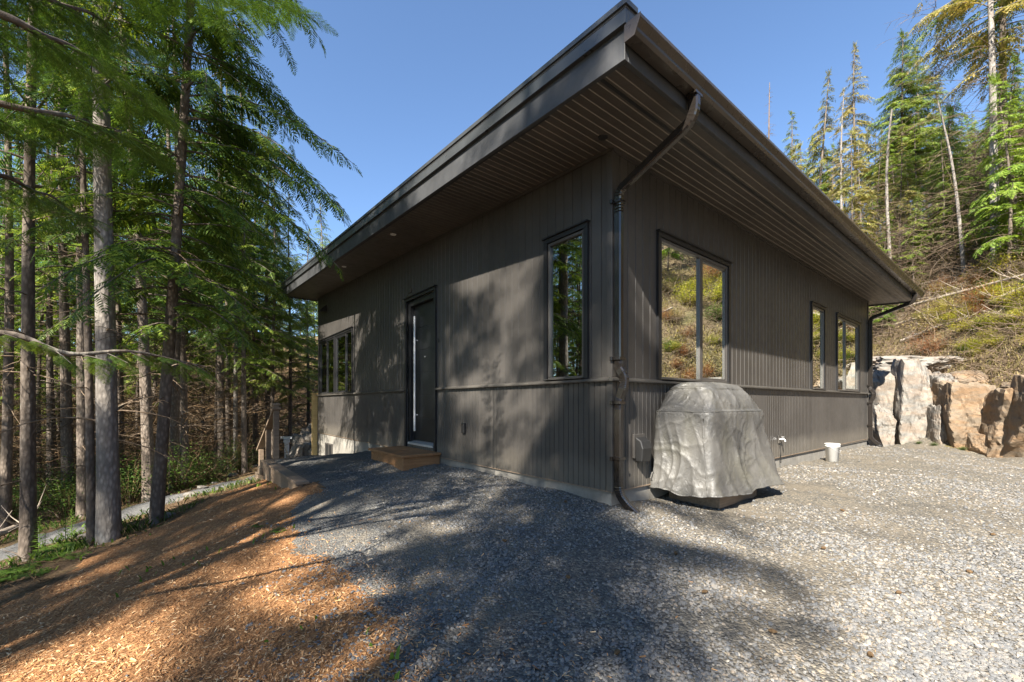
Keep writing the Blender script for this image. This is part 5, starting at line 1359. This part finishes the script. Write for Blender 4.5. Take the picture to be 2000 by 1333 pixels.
for k in range(64):
    px = pr.uniform(1725, 2030); py = pr.uniform(545, 705)
    if py > 640 and px < 1880: continue
    x, y, g = hit(px, py, y0=11.3); i = pr.choice([2, 2, 1])
    plant(i, x, y, pr.uniform(.3, .6), pr.uniform(0, 6), {1: 'small green shrub on the slope above the rocks', 2: 'bright yellow-green shrub on the slope above the rocks'}[i], G3+' '+str(['green', 'yellow'][i-1]))
for k, (px, Y, sc) in enumerate([(1935, 12.4, .75), (1985, 12.2, .85), (1885, 13.0, .6), (1845, 14.5, .7), (2010, 11.4, .6), (1960, 14.0, .9), (1920, 16.5, 1.0), (1870, 17, 1.0)]):
    plant(2, at(px, Y), Y, sc, k*1.1, 'bright yellow-green shrub above the tan boulders', 'yellow-green shrubs above the tan boulders')
for k, (px, py, sc) in enumerate([(1795, 868, .14), (1825, 872, .16), (1770, 866, .12), (1880, 880, .16), (1930, 884, .13), (1960, 884, .15)]):
    x, y, g = hit(px, py); plant(1, x, y, sc, k*1.3, 'tiny green weed tuft at the foot of the rock face', 'weed tufts at the foot of the rock face')
fn = None
for k, (px, py, sc) in enumerate([(128, 1078, 1.1), (35, 1120, .8), (100, 1095, .7), (165, 1068, .8), (10, 1135, .9), (400, 920, .9), (70, 1125, .6), (150, 1090, .5), (545, 1040, .35), (505, 1030, .3)]):
    x, y, g = hit(px, py); o = fern(1) if fn is None else copy_tree(fn)
    fn = fn or o; put(o, x, y, g-.01, k*1.3, sc*.75, 'small bright green fern along the lower edge of the mulch bed', 'fern', 'ferns along the mulch bed')
sp0 = None
for k, (px, py, sc) in enumerate([(78, 1088, 1.0), (128, 1065, 1.0), (88, 1080, .7), (115, 1072, .6), (426, 925, .9), (438, 921, .7), (415, 920, .6), (140, 1050, .8)]):
    x, y, g = hit(px, py); o = spire(2) if sp0 is None else copy_tree(sp0)
    sp0 = sp0 or o; put(o, x, y, g-.01, k*1.9, sc, 'upright leafy green weed spike growing by the lower path', 'weed', 'weed spikes by the lower path')

# ------------------------------------------------------------------ uncountable brush, litter and grass
def twigs(name, pts, L, mat, label, cat, updir=0.4, bend=0.35, r=0.008, seed=0):
    rs = np.random.RandomState(seed); n = len(pts); k = 5
    d = rs.normal(0, 1, (n, 3)); d[:, 2] = np.abs(d[:, 2])*updir; d /= np.linalg.norm(d, axis=1)[:, None]
    Ls = L*rs.uniform(0.4, 1.3, n); bd = rs.normal(0, bend, (n, 3)); s = np.linspace(0, 1, k)
    C_ = pts[:, None, :]+d[:, None, :]*(s[None, :, None]*Ls[:, None, None])+bd[:, None, :]*(s[None, :, None]**2*Ls[:, None, None])+rs.normal(0, .03, (n, k, 3))*Ls[:, None, None]
    a = np.cross(d, [0.3, 0.5, 0.8]); a /= np.linalg.norm(a, axis=1)[:, None]; b_ = np.cross(d, a)
    an = np.arange(3)*2.094; rr = (r*(1-0.75*s))[None, :, None, None]*rs.uniform(.5, 1.4, n)[:, None, None, None]
    ring = C_[:, :, None, :]+rr*(np.cos(an)[None, None, :, None]*a[:, None, None, :]+np.sin(an)[None, None, :, None]*b_[:, None, None, :])
    ii = np.arange(n*k*3).reshape(n, k, 3); j = np.roll(ii, -1, axis=2)
    Fq = np.stack([ii[:, :-1], j[:, :-1], j[:, 1:], ii[:, 1:]], -1).reshape(-1, 4)
    o = np_mesh(name, ring.reshape(-1, 3), Fq, M[mat]); return tag(o, label, cat, kind='stuff')
def hillpts(n, f, zmax=0.0, seed=0):
    rs = np.random.RandomState(seed); P = f(rs, n); z = height(P); return np.column_stack([P, z+rs.rand(len(P))**2*zmax])
def fz(rs, n):
    Y = rs.uniform(10.5, 36, n); px = rs.uniform(-100, 640, n); X = (px-1000)/F*Y; P = np.stack([X, Y], 1)
    u, v = w2uv(X, Y); return P[(seg_dist(P, PATH) > 1.2) & ~((u > -2.6) & (v < 14))]
twigs('dead_brush', hillpts(15000, fz, 2.6, 1), 1.3, 'brush', 'tangle of bare brown twigs filling the left forest under the crowns', 'brush', 0.5, r=0.011, seed=11)
def fh(rs, n):
    y = rs.uniform(-8, 26, n); x = 11.6+rs.rand(n)**1.2*(10+0*y); return np.stack([x, y], 1)
twigs('hill_brush', hillpts(22000, fh, 0.6, 2), 0.9, 'deadtwig', 'pale dead twigs and branches strewn over the slope', 'brush', 0.5, r=0.008, seed=12)
def fh2(rs, n):
    Y = rs.uniform(15, 32, n); px = rs.uniform(1560, 2100, n); X = (px-1000)/F*Y; P = np.stack([X, Y], 1); return P[X > 13.5]
twigs('slope_thicket', hillpts(9000, fh2, 4.0, 3), 1.6, 'deadtwig', 'grey-brown thicket of dead branches under the slope conifers', 'brush', 0.5, r=0.010, seed=13)
def blades(name, pts, h, mat, label, seed=0, w_=0.006):
    rs = np.random.RandomState(seed); n = len(pts); a = rs.uniform(0, 6.28, n); hh = h*rs.uniform(.4, 1.3, n)
    o = np.stack([np.cos(a), np.sin(a), 0*a], 1); s = np.stack([-np.sin(a), np.cos(a), 0*a], 1)*w_
    V = np.stack([pts-s, pts+s, pts+o*hh[:, None]*.25+[0, 0, 1]*hh[:, None]*.7+s*.7, pts+o*hh[:, None]*.6+[0, 0, 1]*hh[:, None], pts+o*hh[:, None]*.25+[0, 0, 1]*hh[:, None]*.7-s*.7], 1)
    ob = np_mesh(name, V.reshape(-1, 3), np.arange(n*5).reshape(n, 5), M[mat]); return tag(ob, label, 'grass', kind='stuff')
def clump(f, thr, s_, seed):
    def g(rs, n):
        P = f(rs, n); return P[nz(P, s_*0.5, seed)+rs.normal(0, 0.35, len(P)) > thr]
    return g
blades('dry_grass', hillpts(110000, clump(lambda rs, n: np.stack([rs.uniform(11.3, 19, n), rs.uniform(-6, 20, n)], 1), 0.0, 1.3, 2), 0, 4), 0.15, 'drygrass', 'dry straw grass in patches over the slope', 5, 0.005)
def fp(rs, n):
    Y = rs.uniform(3.2, 12, n); X = rs.uniform(-11, -3.8, n); P = np.stack([X, Y], 1); dd_ = seg_dist(P, PATH)
    return P[(dd_ > .5) & (dd_ < 2.6) & (classify(P) == 0)]
blades('grass', hillpts(22000, clump(fp, 0.25, 1.7, 6), 0, 5), 0.10, 'shrub', 'short green grass tufts along the lower path', 6, 0.005)
def litter_pts(rs, n):
    Y = rs.uniform(2.5, 14, n); X = rs.uniform(-12, -3.2, n); P = np.stack([X, Y], 1); return P[(classify(P) == 0)]
twigs('forest_litter', hillpts(9000, litter_pts, 0.02, 7), 0.22, 'brush', 'small fallen twigs littering the forest floor', 'litter', 0.12, r=0.004, seed=14)
P = hillpts(9000, lambda rs, n: (lambda P: P[(classify(P) != 1) & (P[:, 0] < -0.5)])(np.stack([rs.uniform(-9, 0, n), rs.uniform(1.2, 10, n)], 1)), 0.015, 8)
P = P[nz(P[:, :2], 1.1, 4) > 0.45]
blades('weed_seedlings', P[:260], 0.05, 'fern', 'tiny green seedlings sprouting through the mulch', 9, 0.012)

# fallen logs on the slope
LG = 'fallen logs on the slope above the rocks'
def log(p0, p1, r, label):
    (a, ya), (b_, yb) = [(hit(*q, y0=11.0)[:2] if len(q) == 2 and q[0] > 900 else q) for q in (p0, p1)]
    A = np.array([a, ya, H(a, ya)+r*.8+.05]); B = np.array([b_, yb, H(b_, yb)+r*.8+.12]); n = 12
    s = np.linspace(0, 1, n)[:, None]; C_ = A+(B-A)*s; C_[:, 2] = np.maximum(C_[:, 2], height(C_[:, :2])+r*.5); 
    for _ in range(2): C_[1:-1] = (C_[:-2]+2*C_[1:-1]+C_[2:])/4
    o = empty('fallen_log', tuple(C_[0])); T = Tubes(); T.add(C_-C_[0], np.linspace(r, r*.55, n), 9); T.mesh('log', M['log'], o)
    rs = random.Random(int(r*1e4)+int(a*10)); B_ = Tubes()
    for k in range(9):
        i = rs.randint(1, n-1); d = np.array([rs.uniform(-1, 1), rs.uniform(-1, 1), rs.uniform(.1, 1)]); c = C_[i]-C_[0]; B_.add(np.array([c, c+d*.25, c+d*.5+[0, 0, .08]]), [.014, .009, .004], 4)
    B_.mesh('branch_stubs', M['log'], o); tag(o, label, 'log', LG)
def lp(px, Y): return (at(px, Y), Y)
log((1725, 618), (2010, 548), 0.07, 'longest pale fallen log crossing the slope high above the rocks')
log((1745, 640), (1960, 588), 0.05, 'thin fallen log halfway down the slope')
log((1812, 655), (1893, 632), 0.09, 'short thick bleached log just above the white rock ledge')
log((1760, 672), (1865, 634), 0.05, 'slim pale log touching the short bleached one')
log((1925, 602), (2040, 560), 0.08, 'pale fallen log running out at the right picture edge')
log((1800, 560), (1990, 520), 0.05, 'thin fallen log uphill below the wooded edge')
log((1735, 600), (1905, 575), 0.04, 'long thin stick lying above the longest log')
log((1850, 600), (2020, 640), 0.04, 'thin crooked stick crossing the yellow-green shrubs')
log((13.5, 5.5), (16.5, 1.0), 0.10, 'fallen log on the slope beyond the right picture edge')
log((12.9, 2.0), (15.5, 7.0), 0.08, 'slim fallen log on the slope beyond the right picture edge')
# long thin log in the forest on the left of the path
log(lp(-40, 6.9), lp(60, 7.6), 0.07, 'dark fallen log lying left of the lower path')
